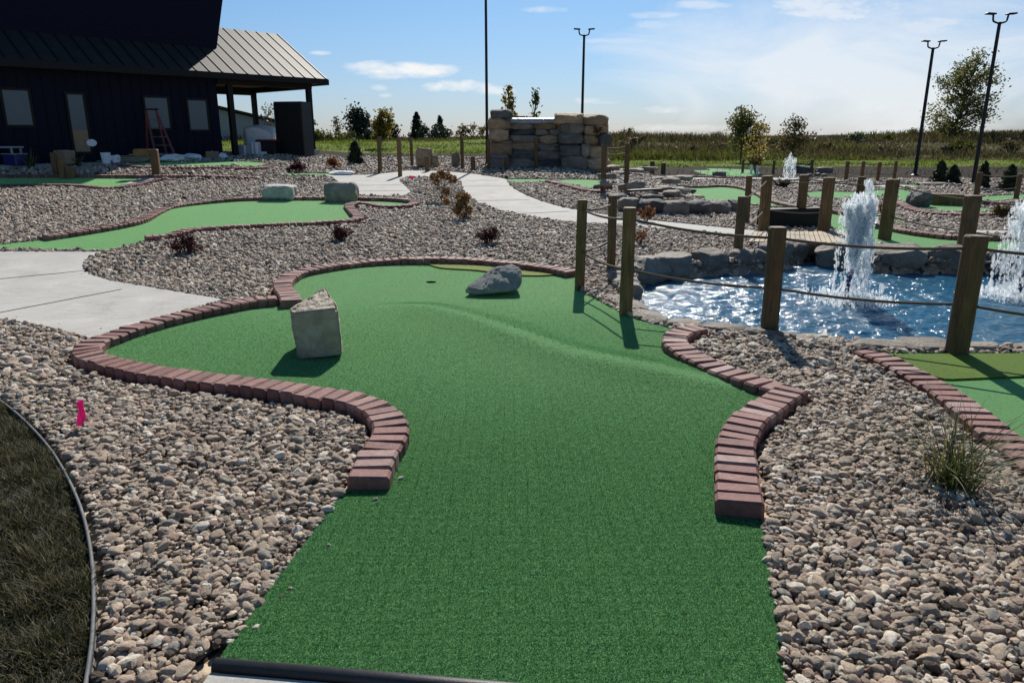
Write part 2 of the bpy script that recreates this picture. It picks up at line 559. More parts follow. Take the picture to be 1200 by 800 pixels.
M['stem'] = plain('dry_stem', (.24, .15, .08), .8, var=.2, bumpd=0)

def glass_mat():
    m, nt, b = new_mat('window_glass')
    b.inputs['Base Color'].default_value = (.075, .105, .13, 1)
    b.inputs['Roughness'].default_value = .06; b.inputs['Metallic'].default_value = .0
    b.inputs['Specular IOR Level'].default_value = .55
    return m
M['glass'] = glass_mat()
M['leaf_dark'] = leaf_mat('evergreen_leaf', [(0, (.012, .022, .01)), (.6, (.028, .042, .018)), (1, (.05, .06, .03))], .15)
M['leaf_green'] = leaf_mat('green_leaf', [(0, (.055, .075, .018)), (.5, (.11, .125, .03)), (.85, (.20, .18, .05)), (1, (.33, .25, .07))], .5)
M['leaf_gold'] = leaf_mat('autumn_leaf', [(0, (.07, .08, .02)), (.4, (.21, .17, .04)), (.75, (.38, .25, .045)), (1, (.40, .28, .07))], .45)
M['leaf_brown'] = leaf_mat('browning_leaf', [(0, (.05, .05, .02)), (.5, (.10, .08, .03)), (1, (.19, .12, .05))], .4)
M['leaf_red'] = leaf_mat('burgundy_leaf', [(0, (.03, .01, .012)), (.6, (.075, .022, .025)), (1, (.14, .05, .045))], .3)
M['leaf_rust'] = leaf_mat('rust_leaf', [(0, (.10, .04, .02)), (.6, (.22, .09, .035)), (1, (.33, .16, .07))], .35)
M['bloom_brown'] = leaf_mat('dried_bloom', [(0, (.13, .065, .025)), (.6, (.30, .165, .06)), (1, (.46, .30, .14))], .3)
M['blade'] = leaf_mat('grass_blade', [(0, (.03, .042, .008)), (.6, (.07, .085, .02)), (.88, (.15, .14, .05)), (1, (.30, .24, .11))], .35)
M['fibre'] = leaf_mat('carpet_fibre', [(0, (.009, .056, .016)), (.5, (.026, .140, .044)), (.8, (.085, .31, .085)), (1, (.32, .58, .30))], .5, .45)
M['lawn'] = leaf_mat('lawn_blade', [(0, (.020, .023, .006)), (.5, (.050, .055, .014)), (.8, (.095, .08, .034)), (1, (.22, .17, .09))], .3, .7)
M['weed'] = leaf_mat('weed_stalk', [(0, (.035, .033, .012)), (.45, (.085, .072, .027)), (.8, (.14, .108, .045)), (1, (.21, .165, .085))], .22, .95, .06)
M['weedg'] = leaf_mat('green_weed', [(0, (.045, .058, .010)), (.5, (.10, .115, .02)), (1, (.17, .16, .045))], .35, .95, .08)
M['bank'] = leaf_mat('bank_grass', [(0, (.07, .11, .012)), (.5, (.12, .17, .02)), (1, (.2, .21, .05))], .45, .9, .1)

# ------------------------------------------------------------------ generators
_ico = {}
def ico(sub):
    if sub not in _ico:
        bm = bmesh.new(); bmesh.ops.create_icosphere(bm, subdivisions=sub, radius=1)
        bm.verts.ensure_lookup_table(); bm.verts.index_update()
        _ico[sub] = (np.array([v.co[:] for v in bm.verts]), [tuple(v.index for v in f.verts) for f in bm.faces])
        bm.free()
    return _ico[sub]

def rock(dims, seed, p=4.5, planes=7, rough=.09, sub=4, cut=(.72, .95)):
    """boulder: boxy round with split faces and broken surface; centred, dims are full sizes"""
    V, F = ico(sub); V = V.copy(); r = np.random.default_rng(seed)
    V /= ((np.abs(V) ** p).sum(1) ** (1 / p))[:, None]
    for _ in range(planes):
        n = r.normal(size=3); n /= np.linalg.norm(n)
        sup = np.abs(V @ n).max()
        d = V @ n - r.uniform(*cut) * sup
        V -= np.where(d > 0, d, 0)[:, None] * n
    o = r.uniform(-50, 50, 3)
    if rough:
        for i in range(len(V)):
            q = Vector(V[i] * 1.3 + o)
            k = mnoise.fractal(q, 1.0, 2.0, 5) * rough + mnoise.noise(q * .7) * rough * .8
            V[i] *= 1 + k
    lo, hi = V.min(0), V.max(0)
    V = (V - (lo + hi) / 2) / (hi - lo) * np.asarray(dims)
    return V, F

def put_rock(name, c, dims, seed, mat, label, group=None, cat='rock', rz=0.0, tilt=0.0, parent=None, smooth=False, **kw):
    V, F = rock(dims, seed, **kw)
    V = V @ rotx(tilt).T @ rotz(rz).T + np.asarray(c, float)
    if parent is not None:
        o = mk(name, V, F, mat, parent=parent, smooth=smooth)
    else:
        o = mk(name, V, F, mat, loc=(c[0], c[1], c[2] - dims[2] / 2), smooth=smooth); tag(o, label, cat, group)
    return o

def hull_rock(pts, seed, rough=.02, cuts=5, topn=None):
    bm = bmesh.new()
    vs = [bm.verts.new(p) for p in pts]
    bmesh.ops.convex_hull(bm, input=vs)
    bmesh.ops.recalc_face_normals(bm, faces=bm.faces)
    bmesh.ops.bevel(bm, geom=list(bm.edges), offset=.018, segments=2, affect='EDGES', clamp_overlap=True)
    bmesh.ops.triangulate(bm, faces=bm.faces)
    for _ in range(cuts):
        es = [e for e in bm.edges if e.calc_length() > .03]
        if not es: break
        bmesh.ops.subdivide_edges(bm, edges=es, cuts=1)
        bmesh.ops.triangulate(bm, faces=[f for f in bm.faces if len(f.verts) > 3])
    bm.normal_update()
    o = Vector((seed * 3.1, seed * 1.7, seed))
    for v in bm.verts:
        k = mnoise.fractal(v.co * 7 + o, 1.0, 2.0, 5) * rough
        if topn is not None and v.normal.dot(Vector(topn)) > .75:
            k += mnoise.fractal(v.co * 22 + o, .8, 2.0, 4) * rough * 1.1
        v.co += v.normal * k
    bm.verts.index_update()
    V = np.array([v.co[:] for v in bm.verts]); F = [tuple(v.index for v in f.verts) for f in bm.faces]
    bm.free()
    return V, F

def brick_chain(name, pts, label, w=.2, l=.1, h=.09, pix=True, group='red brick edgings of the putting greens', dz=.08, mat='brick', seat=0.0):
    P = np.array(GL(pts, dz)) if pix else np.asarray(pts)
    C = catmull(P, 8)
    C = resample(C[:, :2], l + .004)
    CHAINS.append((C, w / 2 + .025))
    parts = []
    tg = np.gradient(C, axis=0)
    for i in range(len(C)):
        a = math.atan2(tg[i][1], tg[i][0]) + random.uniform(-.03, .03)
        x, y = C[i]
        z = float(T(x, y)) + seat
        hh = h + random.uniform(-.004, .005)
        Mx = rotz(a) @ rotx(random.uniform(-.04, .04)) @ roty(random.uniform(-.05, .05))
        V, F = cbox((0, 0, 0), (l - random.uniform(.001, .006), w + random.uniform(-.006, .006), hh + .05), Mx, ch=.013)
        V += (x, y, z + hh / 2 - .025)
        parts.append((V, F))
    V, F = join(parts)
    o = mk(name, V, F, M[mat], loc=(C[0][0], C[0][1], float(T(*C[0]))))
    tag(o, label, 'edging', group)
    return C

def blades(base, hgt, wid, lean, seg=2, curve=.5, rg=None):
    """many tapering blades as one mesh: base (n,3), hgt, wid, lean (n,)"""
    rg = rg or rng
    n = len(base)
    az = rg.uniform(0, 2 * math.pi, n)
    d = np.stack([np.cos(az), np.sin(az), np.zeros(n)], 1); sd = np.stack([-np.sin(az + .6), np.cos(az + .6), np.zeros(n)], 1)
    V = []; rows = seg + 1
    for k in range(rows):
        t = k / seg
        c = base + np.array([0, 0, 1.]) * (hgt * (t - .25 * lean * t * t))[:, None] + d * (hgt * lean * (t ** (1 + curve)))[:, None]
        w = (wid * (1 - t) ** .7 * .5)[:, None]
        if k < seg: V += [c - sd * w, c + sd * w]
        else: V += [c]
    V = np.stack(V, 1)                      # n, 2*seg+1, 3
    m = V.shape[1]
    F = []
    idx = np.arange(n)[:, None] * m
    tris = []
    for k in range(seg - 1):
        a = 2 * k
        tris += [(a, a + 1, a + 3), (a, a + 3, a + 2)]
    a = 2 * (seg - 1); tris.append((a, a + 1, a + 2))
    F = (idx[:, :, None] + np.array(tris)[None]).reshape(-1, 3)      # grouped blade by blade
    return V.reshape(-1, 3), F

def leaves(cent, size, rg, up=.0, asp=.55):
    n = len(cent)
    a = rg.normal(size=(n, 3)); a[:, 2] += up; a /= np.linalg.norm(a, axis=1)[:, None]
    b = rg.normal(size=(n, 3)); b -= a * (a * b).sum(1)[:, None]; b /= np.linalg.norm(b, axis=1)[:, None]
    s = np.asarray(size).reshape(-1, 1) * rg.uniform(.6, 1.3, (n, 1))
    V = np.stack([cent - a * s, cent + b * s * asp, cent + a * s, cent - b * s * asp], 1).reshape(-1, 3)
    F = np.arange(n * 4).reshape(n, 4)
    return V, F

def tree(name, label, cat, base, H, W, mat, n=2500, leaf=.09, cb=.25, group=None, shape='round', seed=1, clumps=26, stems=1, tr=None, spread=.13, tilt=0.0):
    rg = np.random.default_rng(seed)
    base = np.asarray(base, float)
    t = empty(name, base, label, cat, group)
    tr = tr or H * .016
    parts = []; cents = []
    for s_ in range(stems):
        lean = rg.normal(size=2) * .04 * H * (1 if stems == 1 else 2.2)
        path = [base + np.array([lean[0] * k ** 1.3, lean[1] * k ** 1.3, H * .93 * k]) + np.r_[rg.normal(size=2) * H * .008, 0] for k in np.linspace(0, 1, 8)]
        path = [q_ + np.array([tilt * H * k ** 1.4, 0, 0]) for q_, k in zip(path, np.linspace(0, 1, 8))]
        path[0] = base - [0, 0, .1]
        parts.append(tube(path, np.linspace(tr, tr * .2, 8), 7))
        path = np.array(path)
        for c in range(clumps // stems):
            f = rg.uniform(cb, 1.0)
            if shape == 'cone': wr = (1 - f) / (1 - cb) * .95 + .06
            elif shape == 'column': wr = .75 * math.sin(math.pi * min(1, (f - cb) / (1 - cb) * .8 + .2)) + .12
            else: wr = math.sqrt(max(.04, 1 - ((f - cb) / (1 - cb) * 2 - .9) ** 2 * .8))
            az = rg.uniform(0, 6.283); rr = W / 2 * wr * math.sqrt(rg.uniform(.08, 1))
            st = np.array([np.interp(max(.08, f - .22), np.linspace(0, 1, 8), path[:, k]) for k in range(3)])
            en = np.array([np.interp(f, np.linspace(0, 1, 8), path[:, k]) for k in range(3)]) + [rr * math.cos(az), rr * math.sin(az), 0]
            mid = (st + en) / 2 + rg.normal(size=3) * .03 * H
            parts.append(tube([st, mid, en], [tr * .4, tr * .25, tr * .1], 5))
            cents.append(en)
            cents.append((mid + en) / 2)
    V, F = join(parts); mk('trunk', V, F, M['bark'], parent=t, smooth=True)
    cents = np.array(cents)
    wts = rg.uniform(.25, 1.5, len(cents)); wts /= wts.sum()
    k = rg.choice(len(cents), n, p=wts)
    sc = W * spread * (.6 + rg.uniform(.3, 1, len(cents)))[k][:, None]
    pos = cents[k] + rg.normal(size=(n, 3)) * sc * [1, 1, .85]
    pos[:, 2] = np.maximum(pos[:, 2], base[2] + H * cb * .5)
    V, F = leaves(pos, leaf, rg)
    mk('crown', V, F, mat, parent=t)
    return t

def shrub(name, label, base, H, W, mat, n=900, leaf=.03, group=None, seed=1, shape='dome', stems=14, cat='shrub'):
    rg = np.random.default_rng(seed); base = np.asarray(base, float)
    t = empty(name, base, label, cat, group)
    parts = []; ends = []
    for k in range(stems):
        az = rg.uniform(0, 6.283); rr = W / 2 * rg.uniform(.2, 1)
        hh = H * rg.uniform(.6, 1) * (1 if shape != 'dome' else math.sqrt(max(.15, 1 - (rr / (W / 2)) ** 2 * .7)))
        e = base + [rr * math.cos(az), rr * math.sin(az), hh]
        m = base + [rr * .45 * math.cos(az), rr * .45 * math.sin(az), hh * .6]
        parts.append(tube([base - [0, 0, .03], m, e], [W * .012, W * .009, W * .004], 4)); ends += [(m, e)]
    V, F = join(parts); mk('stem', V, F, M['bark'], parent=t)
    k = rg.integers(0, len(ends), n); f = rg.uniform(.15, 1.05, n)[:, None]
    A = np.array([a for a, b in ends])[k]; B = np.array([b for a, b in ends])[k]
    pos = A * (1 - f) + B * f + rg.normal(size=(n, 3)) * W * .055
    pos[:, 2] = np.maximum(pos[:, 2], base[2] + .015)
    V, F = leaves(pos, leaf, rg, up=.5)
    mk('foliage', V, F, mat, parent=t)
    return t

def conifer(name, label, base, H, W, n=2600, leaf=.05, group=None, seed=1, mat=None, pw=.8):
    rg = np.random.default_rng(seed); base = np.asarray(base, float)
    t = empty(name, base, label, 'shrub', group)
    V, F = tube([base - [0, 0, .05], base + [0, 0, H * .5], base + [0, 0, H * .95]], [W * .06, W * .04, .005], 6)
    mk('trunk', V, F, M['bark'], parent=t)
    f = rg.uniform(0, 1, n) ** 1.2; az = rg.uniform(0, 6.283, n)
    lob = 1 + .26 * np.sin(az * 3 + f * 11 + seed) + .2 * np.sin(az * 5 - f * 23) + .22 * np.sin(f * 31 + az * 2)
    rr = W / 2 * ((1 - f) ** pw + .05) * lob * np.sqrt(rg.uniform(.3, 1, n)) * np.where(f < .12, .75 + f * 2, 1) * rg.uniform(.75, 1.18, n)
    pos = base + np.stack([rr * np.cos(az), rr * np.sin(az), .03 + f * H], 1)
    V, F = leaves(pos, leaf, rg, up=1.2, asp=.4)
    mk('foliage', V, F, mat or M['leaf_dark'], parent=t)
    return t

def post_parts(root, px, pyb, pyt, wpx, dz=0.0, mat='post', sq=3.2, name='post', top=True, seed=0):
    b = G(px, pyb, dz); dep = depth_of(b)
    r = .41 * wpx * dep / FPX
    zt = zat(b[1], pyt)
    rr = random.Random(seed + int(px * 7))
    lx, ly = rr.uniform(-.012, .012), rr.uniform(-.01, .01)
    H = zt - b[2]
    zs = [-.12, .0, .3 * H, .6 * H, H - .012, H]
    path = [b + np.array([lx * z, ly * z, z]) for z in zs]
    V, F = tube(path, [r * 1.02, r, r * rr.uniform(.97, 1.02), r * rr.uniform(.96, 1.02), r, r * .9], 20, sq=sq, phase=rr.uniform(-.3, .3))
    return b, H, r, V, F

def rope_between(a, b, sag=.03, r=.013, n=12):
    a, b = np.asarray(a), np.asarray(b)
    t = np.linspace(0, 1, n)
    P = a[None] * (1 - t[:, None]) + b[None] * t[:, None]
    P[:, 2] -= sag * 4 * t * (1 - t)
    return tube(P, r, 8)

def rope_fence(posts, label, links, group=None, hs=(.86, .44), r=.013, dz=0.0, sag=.035):
    """posts: (px base, py base, py top, width px); links: index pairs"""
    info = [post_parts(None, *p, dz=dz) for p in posts]
    root = empty('rope_fence', info[0][0], label, 'fence', group)
    for b, H, rad, V, F in info: mk('post', V, F, M['post'], parent=root, smooth=False)
    for h in hs:
        parts = [rope_between(info[i][0] + [0, 0, info[i][1] * h], info[j][0] + [0, 0, info[j][1] * h], sag, r) for i, j in links]
        V, F = join(parts); mk('rope', V, F, M['rope'], parent=root, smooth=True)
    return root

# ------------------------------------------------------------------ outlines
L1 = [(433,555),(438,543),(443,531),(451,519),(457,507),(457,496),(451,487),(441,478),(426,471),(406,466),(380,462),(350,457),(316,452),(282,447),(242,443),(198,437),(161,431),(124,423),(105,416),(102,409),(105,404),(117,398),(134,392),(153,385),(191,374),(232,364),(269,356),(296,351),(318,349)]
L2 = [(341,352),(338,345),(333,339),(331,332),(337,325),(350,318.5),(367,314.5),(397,310),(427,306.5),(480,303),(533,303),(587,306.5),(640,312.5),(668,318)]
R1 = [(867,585),(865,569),(863,543),(863,516),(874,495),(885,485),(898,475.5),(911,467),(926,457)]
R2 = [(906,452),(885,446),(859,437),(832,427),(811,416),(795,405),(790.5,397),(798,389),(815,384)]
R3 = [(1017,412),(1044,422),(1064,433),(1085,445),(1105,456.6),(1128.5,473),(1152,492),(1176,512),(1200,529),(1262,578)]

l1 = brick_chain('brick_edging', L1, 'long red brick edging winding round the left bulge of the nearest green')
l2 = brick_chain('brick_edging', L2, 'red brick edging along the far end of the nearest green, from its left notch')
r1 = brick_chain('brick_edging', R1, 'short red brick edging at the right of the nearest tee, ending in one blunt brick')
r2 = brick_chain('brick_edging', R2, 'hooked red brick edging between the nearest green and the gravel before the pond')
r3 = brick_chain('brick_edging', R3, 'straight red brick edging of the green at the right edge of the photo', h=.055, dz=.05)

def xy(pts, dz=0.0): return np.array([G(a, b, dz)[:2] for a, b in pts])

# the putting green in front
ridge = np.array([G(a, b)[:2] for a, b in [(395,368),(440,366),(490,370),(545,382),(600,402),(660,424),(730,440),(800,450),(880,458)]])
ridge = catmull(ridge, 6)
def ridge_z(x, y):
    x = np.asarray(x, float); y = np.asarray(y, float)
    C = resample(ridge, .12); n = len(C); z = np.zeros(np.shape(x)); w = .34
    for i, (a, b) in enumerate(C):
        t = i / (n - 1); f = float(sstep(0, .2, t) * (1 - .75 * sstep(.8, 1, t)))
        z = z + f * np.exp(-((x - a) ** 2 + (y - b) ** 2) / w ** 2)
    return .088 * z * .12 / (w * math.sqrt(math.pi)) + .006 * np.sin(x * 2.1 + y * 1.3) + .004 * np.sin(x * 4.3 - y * 3.1)
tee = xy([(408, 575), (258, 777), (372, 786), (500, 798), (925, 834), (920, 800), (905, 690), (890, 602)])
out = np.vstack([l1, l2, xy([(676, 322), (680, 342), (735, 372), (770, 381)]), r2[::-1], r1[::-1], tee[::-1]])
green1 = sheet('putting_green', out, .018, M['carpet'], .055, ridge_z, .05, loc=(0, 4, 0))
tag(green1, 'nearest green putting carpet with a low ridge across it, two boulders standing on it', 'putting green')
cup = G(505, 330.5, .026)
V, F = tube([cup + [0, 0, -.1], cup + [0, 0, .001]], .058, 24)
tag(mk('hole_cup', V, F, M['hole'], loc=cup), 'small dark golf hole cup in the nearest green', 'golf hole')
fr = sheet('rough_patch', catmull(xy([(499, 307), (540, 305.5), (600, 308), (640, 313), (665, 321), (640, 325.5), (600, 324), (560, 319.5), (515, 316)]), 5, True), .036, M['rough2'], .055, ridge_z, .02, excl=False)
tag(fr, 'thin olive turf strip along the far edge of the nearest green', 'turf strip')
# rubber lip and slab at the tee
p0, p1 = G(256, 779), G(925, 836)
d = (p1 - p0)[:2]; d /= np.linalg.norm(d); nrm = np.array([d[1], -d[0]])
V, F = tube([np.r_[p0[:2] + nrm * .018, .012], np.r_[(p0 + p1)[:2] / 2 + nrm * .018, .012], np.r_[p1[:2] + nrm * .018, .012]], .026, 12)
tag(mk('rubber_lip', V, F, M['rubber'], loc=(p0[0], p0[1], 0), smooth=True), 'black rubber lip along the front edge of the nearest tee', 'edge strip')
CHAINS.append((np.array([(p0)[:2], p1[:2]]), .07))
slab = np.array([p0[:2] + nrm * .047, p1[:2] + nrm * .047, p1[:2] + nrm * 1.4, p0[:2] + nrm * 1.4])
struct(sheet('tee_path', slab, .012, M['concrete'], .3))

# green on the right edge
g2 = np.vstack([r3, xy([(1420, 640), (1500, 470), (1400, 417), (1200, 417), (1050, 416)])])
green2 = sheet('putting_green', g2, .016, M['carpet'], .12, None, .05, loc=G(1180, 480))
tag(green2, 'green putting carpet running off the right edge of the photo beside the pond', 'putting green')
tp = xy([(1046, 419), (1085, 443), (1108, 449), (1200, 445), (1330, 446), (1430, 440), (1390, 418), (1200, 418)])
tag(sheet('rough_patch', tp, .03, M['rough'], .1, None, .02, excl=False), 'olive turf strip between pond and right-hand green, crossed by a post shadow', 'turf strip')

# second green, middle left
LO = [(174,277.5),(200,274.6),(221,269),(250,266),(292,264),(333,261.7),(375,260),(408,258),(420,254),(414,247),(409,240),(420,237),(433,238.5),(450,241),(471,241),(486,237.5),(479,234),(450,232),(417,231.5)]
UP = [(56,276),(104,269),(158,259),(183,248),(200,242),(233,236.7),(271,232.8),(300,231.5),(345,231),(380,231)]
lo = brick_chain('brick_edging', LO, 'red brick edging near side of the green behind the left path, ending in a loop')
up = brick_chain('brick_edging', UP, 'red brick edging along the far side of the green behind the concrete path')
g3 = np.vstack([xy([(-60, 293), (0, 293.5), (83, 295), (129, 296), (154, 288)]), lo, up[::-1], xy([(0, 288), (-60, 292)])])
def hump(x, y):
    c = G(290, 248)[:2]; return .06 * np.exp(-(((x - c[0]) / 1.6) ** 2 + ((y - c[1]) / .8) ** 2))
tag(sheet('putting_green', g3, .018, M['carpet'], .13, hump, .05, loc=G(260, 262)), 'narrow green putting carpet between the left concrete path and the two block rocks', 'putting green')

# green in front of the clubhouse
E4t = [(-60, 204.5), (0, 205), (125, 205), (183, 205.5), (250, 206), (295, 207.5)]
E4b = [(-60, 216), (0, 216.5), (62, 216), (95, 217), (121, 219.5), (146, 218), (170, 213), (192, 208)]
e4b = brick_chain('brick_edging', E4b, 'dark brick edging on the near side of the green before the clubhouse')
e4t = brick_chain('brick_edging', E4t, 'dark brick edging on the far side of the green before the clubhouse')
g4 = np.vstack([e4t[:-6], e4b[::-1]])
tag(sheet('putting_green', g4, .018, M['carpet'], .3, None, .05, loc=G(80, 211)), 'green putting carpet in front of the clubhouse with timber obstacles standing on it', 'putting green')
st = sheet('tee_path', xy([(142, 217.5), (160, 212), (185, 206.5), (198, 207), (190, 210), (168, 216)]), .035, M['concrete'], .2); struct(st)
a5 = brick_chain('brick_edging', [(127, 191), (170, 195.5), (240, 196), (300, 196.5), (318, 193)], 'dark brick edging of the thin green right before the clubhouse wall')
tag(sheet('putting_green', xy([(120, 190.5), (220, 191), (318, 192.5), (300, 196.5), (240, 196), (170, 195.5)]), .02, M['carpet'], .4, None, .05, loc=G(220, 194)), 'thin strip of green carpet at the foot of the dark clubhouse wall', 'putting green')
tag(sheet('putting_green', xy([(335, 203), (400, 204.5), (397, 207.5), (335, 206.5)]), .02, M['carpet'], .3, None, .05, loc=G(365, 205)), 'tiny strip of green carpet left of the middle path', 'putting green')

# paths
path_a = np.vstack([xy([(-90, 296), (0, 297), (129, 297.5)]), catmull(xy([(120, 299), (100, 309), (103, 321), (124, 330), (157, 336), (210, 345), (262, 354)]), 5), xy([(191, 376), (134, 394), (108, 402), (100, 398), (56, 386), (0, 377), (-90, 362)])])
pa = struct(sheet('concrete_path', path_a, .03, M['concrete'], .2, None, .06))
dark_joint = plain('joint_dark_concrete', (.07, .065, .06), .9, bumpd=0)  # joint strips in a darker concrete colour
for (a, b) in (((-90, 335), (99, 317)), ((-90, 383), (156, 336))):
    A, B = G(*a, .034), G(*b, .034); n2 = np.array([-(B - A)[1], (B - A)[0]]); n2 = n2 / np.linalg.norm(n2) * .009
    j = sheet('path_joint', np.array([A[:2] - n2, B[:2] - n2, B[:2] + n2, A[:2] + n2]), .034, dark_joint, .5, None, .003, excl=False); struct(j)
path_b = np.vstack([xy([(372, 206.5), (388, 208.5), (400, 217), (414, 224), (417, 230.5), (474, 231), (483, 226), (470, 215), (468, 211), (476, 208.5), (505, 208.5), (537, 211)]),
                    catmull(xy([(541, 214), (545, 227), (567, 242), (613, 253.5), (663, 261), (780, 270), (880, 279)]), 5),
                    xy([(885, 272), (860, 270)]), catmull(xy([(730, 257), (673, 247), (643, 240), (612, 228), (598, 218), (593, 211)]), 5),
                    xy([(560, 205.5), (520, 201.5), (476, 201), (463, 203), (432, 206)])])
struct(sheet('concrete_path', path_b, .03, M['concrete'], .25, None, .06))
for (a, b) in (((541, 218), (599, 218)), ((556, 235), (628, 234)), ((600, 251), (673, 247)), ((700, 263.5), (760, 260.5)), ((470, 216.5), (400, 217.5)), ((545, 211.5), (590, 211)), ((480, 223), (414, 224))):
    A, B = G(*a, .034), G(*b, .034); n2 = np.array([-(B - A)[1], (B - A)[0]]); n2 = n2 / np.linalg.norm(n2) * .012
    struct(sheet('path_joint', np.array([A[:2] - n2, B[:2] - n2, B[:2] + n2, A[:2] + n2]), .034, dark_joint, .5, None, .003, excl=False))

# other greens in the distance
def green(pix, label, res=.3, edge=None, elabel=None, dz=.02, rough=None):
    P = xy(pix)
    o = sheet('putting_green', catmull(P, 5, True), dz, M['carpet'], res, rough, .06, loc=(P[:, 0].mean(), P[:, 1].mean(), float(T(P[:, 0].mean(), P[:, 1].mean()))))
    tag(o, label, 'putting green')
    if edge: brick_chain('brick_edging', edge, elabel)
    return o
green([(594, 211.5), (620, 211), (643, 211.5), (643, 214.5), (618, 215), (598, 214.5)], 'short strip of green carpet beside the middle path under the rock waterfall')
green([(650, 212), (672, 211.5), (703, 212.5), (712, 217), (706, 223), (690, 222), (672, 218), (655, 214)], 'small green carpet bay just left of the stacked flat stones', .2,
      [(643, 211.5), (672, 218.5), (690, 223), (708, 224)], 'brick edging before the small carpet bay by the stacked stones')
green([(803, 219), (840, 218.5), (868, 220.5), (886, 226), (900, 233), (930, 241), (928, 244), (900, 243), (876, 241), (856, 241.5), (838, 239.5), (822, 234), (806, 227)],
      'sloping green carpet between the stacked stones and the timber bridge', .2,
      [(803, 217.5), (840, 217), (868, 219), (888, 226), (902, 233), (930, 240.5), (965, 245), (1000, 249)], 'dark brick edging curving behind the bridge posts')
green([(812, 198.5), (838, 198), (878, 199.5), (890, 203), (878, 207), (850, 206.5), (826, 205)], 'distant pale green carpet with a grey block on it, left of the small fountain', .4,
      [(800, 205), (826, 206.5), (850, 207.5), (880, 208)], 'pale edging in front of the distant carpet with the grey block')
green([(938, 228), (965, 225), (1000, 226), (1046, 223), (1050, 229), (1010, 233), (960, 233)], 'strip of green carpet seen between the bridge posts', .3)
green([(1044, 222.5), (1062, 224), (1071, 229), (1070, 237), (1095, 241), (1142, 243.5), (1168, 248.5), (1125, 249.5), (1081, 246.5), (1060, 240), (1049, 230)],
      'green carpet bending round a dark round rock beyond the pond', .2,
      [(1052, 236), (1081, 247.5), (1125, 250.5), (1170, 250)], 'brick edging below the carpet with the dark round rock')
green([(1140, 233), (1165, 230.5), (1200, 229), (1240, 229), (1240, 233), (1195, 234), (1160, 237)], 'green carpet beyond the pond near the right edge, before the evergreens', .3,
      [(1140, 237), (1165, 238), (1200, 235), (1240, 234)], 'edging under the far right carpet')
green([(1036, 219), (1060, 217), (1080, 218.5), (1060, 221)], 'sliver of green carpet behind the far rope posts', .4)
g5 = [(962, 250), (985, 251), (1012, 257), (1037, 265), (1060, 270), (1084, 273.5), (1122, 277), (1210, 279), (1300, 281), (1300, 307), (1200, 305), (1114, 301.5), (1052, 292), (1015, 284), (985, 276), (970, 262)]
green(g5, 'wide green carpet along the far bank of the pond behind the fountains', .15,
      [(1000, 251), (1020, 259), (1040, 265), (1062, 269.5), (1086, 273), (1124, 276.5), (1212, 278), (1300, 280)], 'dark brick edging along the back of the wide carpet behind the pond')
tag(sheet('rough_patch', catmull(xy([(1020, 253), (1040, 251.5), (1053, 256), (1060, 264), (1046, 266), (1028, 262)]), 4, True), .04, M['rough'], .15, None, .03, excl=False), 'olive turf patch beside the carpet behind the bigger fountain', 'turf strip')
sl = struct(sheet('concrete_path', xy([(1095, 269), (1130, 271), (1250, 274), (1250, 277.5), (1130, 274.5), (1100, 272)]), .03, M['concrete'], .3))
sl = struct(sheet('concrete_path', xy([(975, 216), (1060, 218), (1080, 221), (1010, 219.5)]), .03, M['concrete'], .3))
sl = struct(sheet('concrete_path', xy([(800, 209), (900, 209), (985, 212), (985, 214.5), (900, 211.5), (800, 211)]), .03, M['concrete'], .3))
sl = struct(sheet('concrete_path', xy([(700, 195.5), (760, 196), (760, 198), (700, 198)]), .03, M['concrete'], .3))

# lawn with metal edging
LE = xy([(-60, 430), (0, 474), (28, 497), (58, 530), (80, 566), (97, 606), (107, 650), (111, 700), (110, 750), (104, 800), (94, 860)])
le = catmull(LE, 8)
lawn_poly = np.vstack([le, [[le[-1][0] - .1, .9], [-4.5, .9], [-4.5, le[0][1]]]])
EXCL.append(lawn_poly); CHAINS.append((le, .03))
parts = [tube([np.r_[p, float(T(*p)) + .032] for p in le], .007, 8), tube([np.r_[p, float(T(*p)) - .01] for p in le], .008, 6)]
prof = []
V, F = join(parts)
n = len(le); sv = np.array([np.r_[p, -.03] for p in le] + [np.r_[p, .036] for p in le]); sf = [(i, i + 1, n + i + 1, n + i) for i in range(n - 1)]
V, F = join([(V, F), (sv + [.004, 0, 0], sf), (sv - [.004, 0, 0], sf)])
tag(mk('lawn_edging', V, F, M['metal'], loc=(le[0][0], le[0][1], 0), smooth=True), 'thin grey metal edging curving between dark lawn and gravel', 'edging')

# ------------------------------------------------------------------ pond
WZ = -.13
near = [G(a, b)[:2] for a, b in [(742, 356), (760, 369), (790, 381), (850, 386.5), (905, 392), (1000, 401), (1100, 407), (1200, 409), (1330, 411), (1500, 412)]]
far = [G(a, b, zfix=WZ)[:2] for a, b in [(1500, 320), (1330, 320), (1200, 320), (1130, 320), (1060, 319), (1000, 317), (975, 308), (955, 302), (935, 306), (905, 318), (850, 321), (800, 325), (752, 331)]]
pond = catmull(np.array(near + far), 4, True)
EXCL.append(pond)

# ------------------------------------------------------------------ land
def axis(a, b, step, lo_, hi_, g=1.13):
    m = list(np.arange(a, b + 1e-6, step))
    s, v = step, b
    r = []
    while v < hi_: s *= g; v += s; r.append(v)
    s, v = step, a; l = []
    while v > lo_: s *= g; v -= s; l.append(v)
    return np.array(l[::-1] + m + r)
gx = axis(-11, 13, .11, -900, 900); gy = axis(.4, 19, .11, -60, 1600, 1.09)
X, Y = np.meshgrid(gx, gy)
Z = T(X, Y)
pd = inside(pond, X, Y)
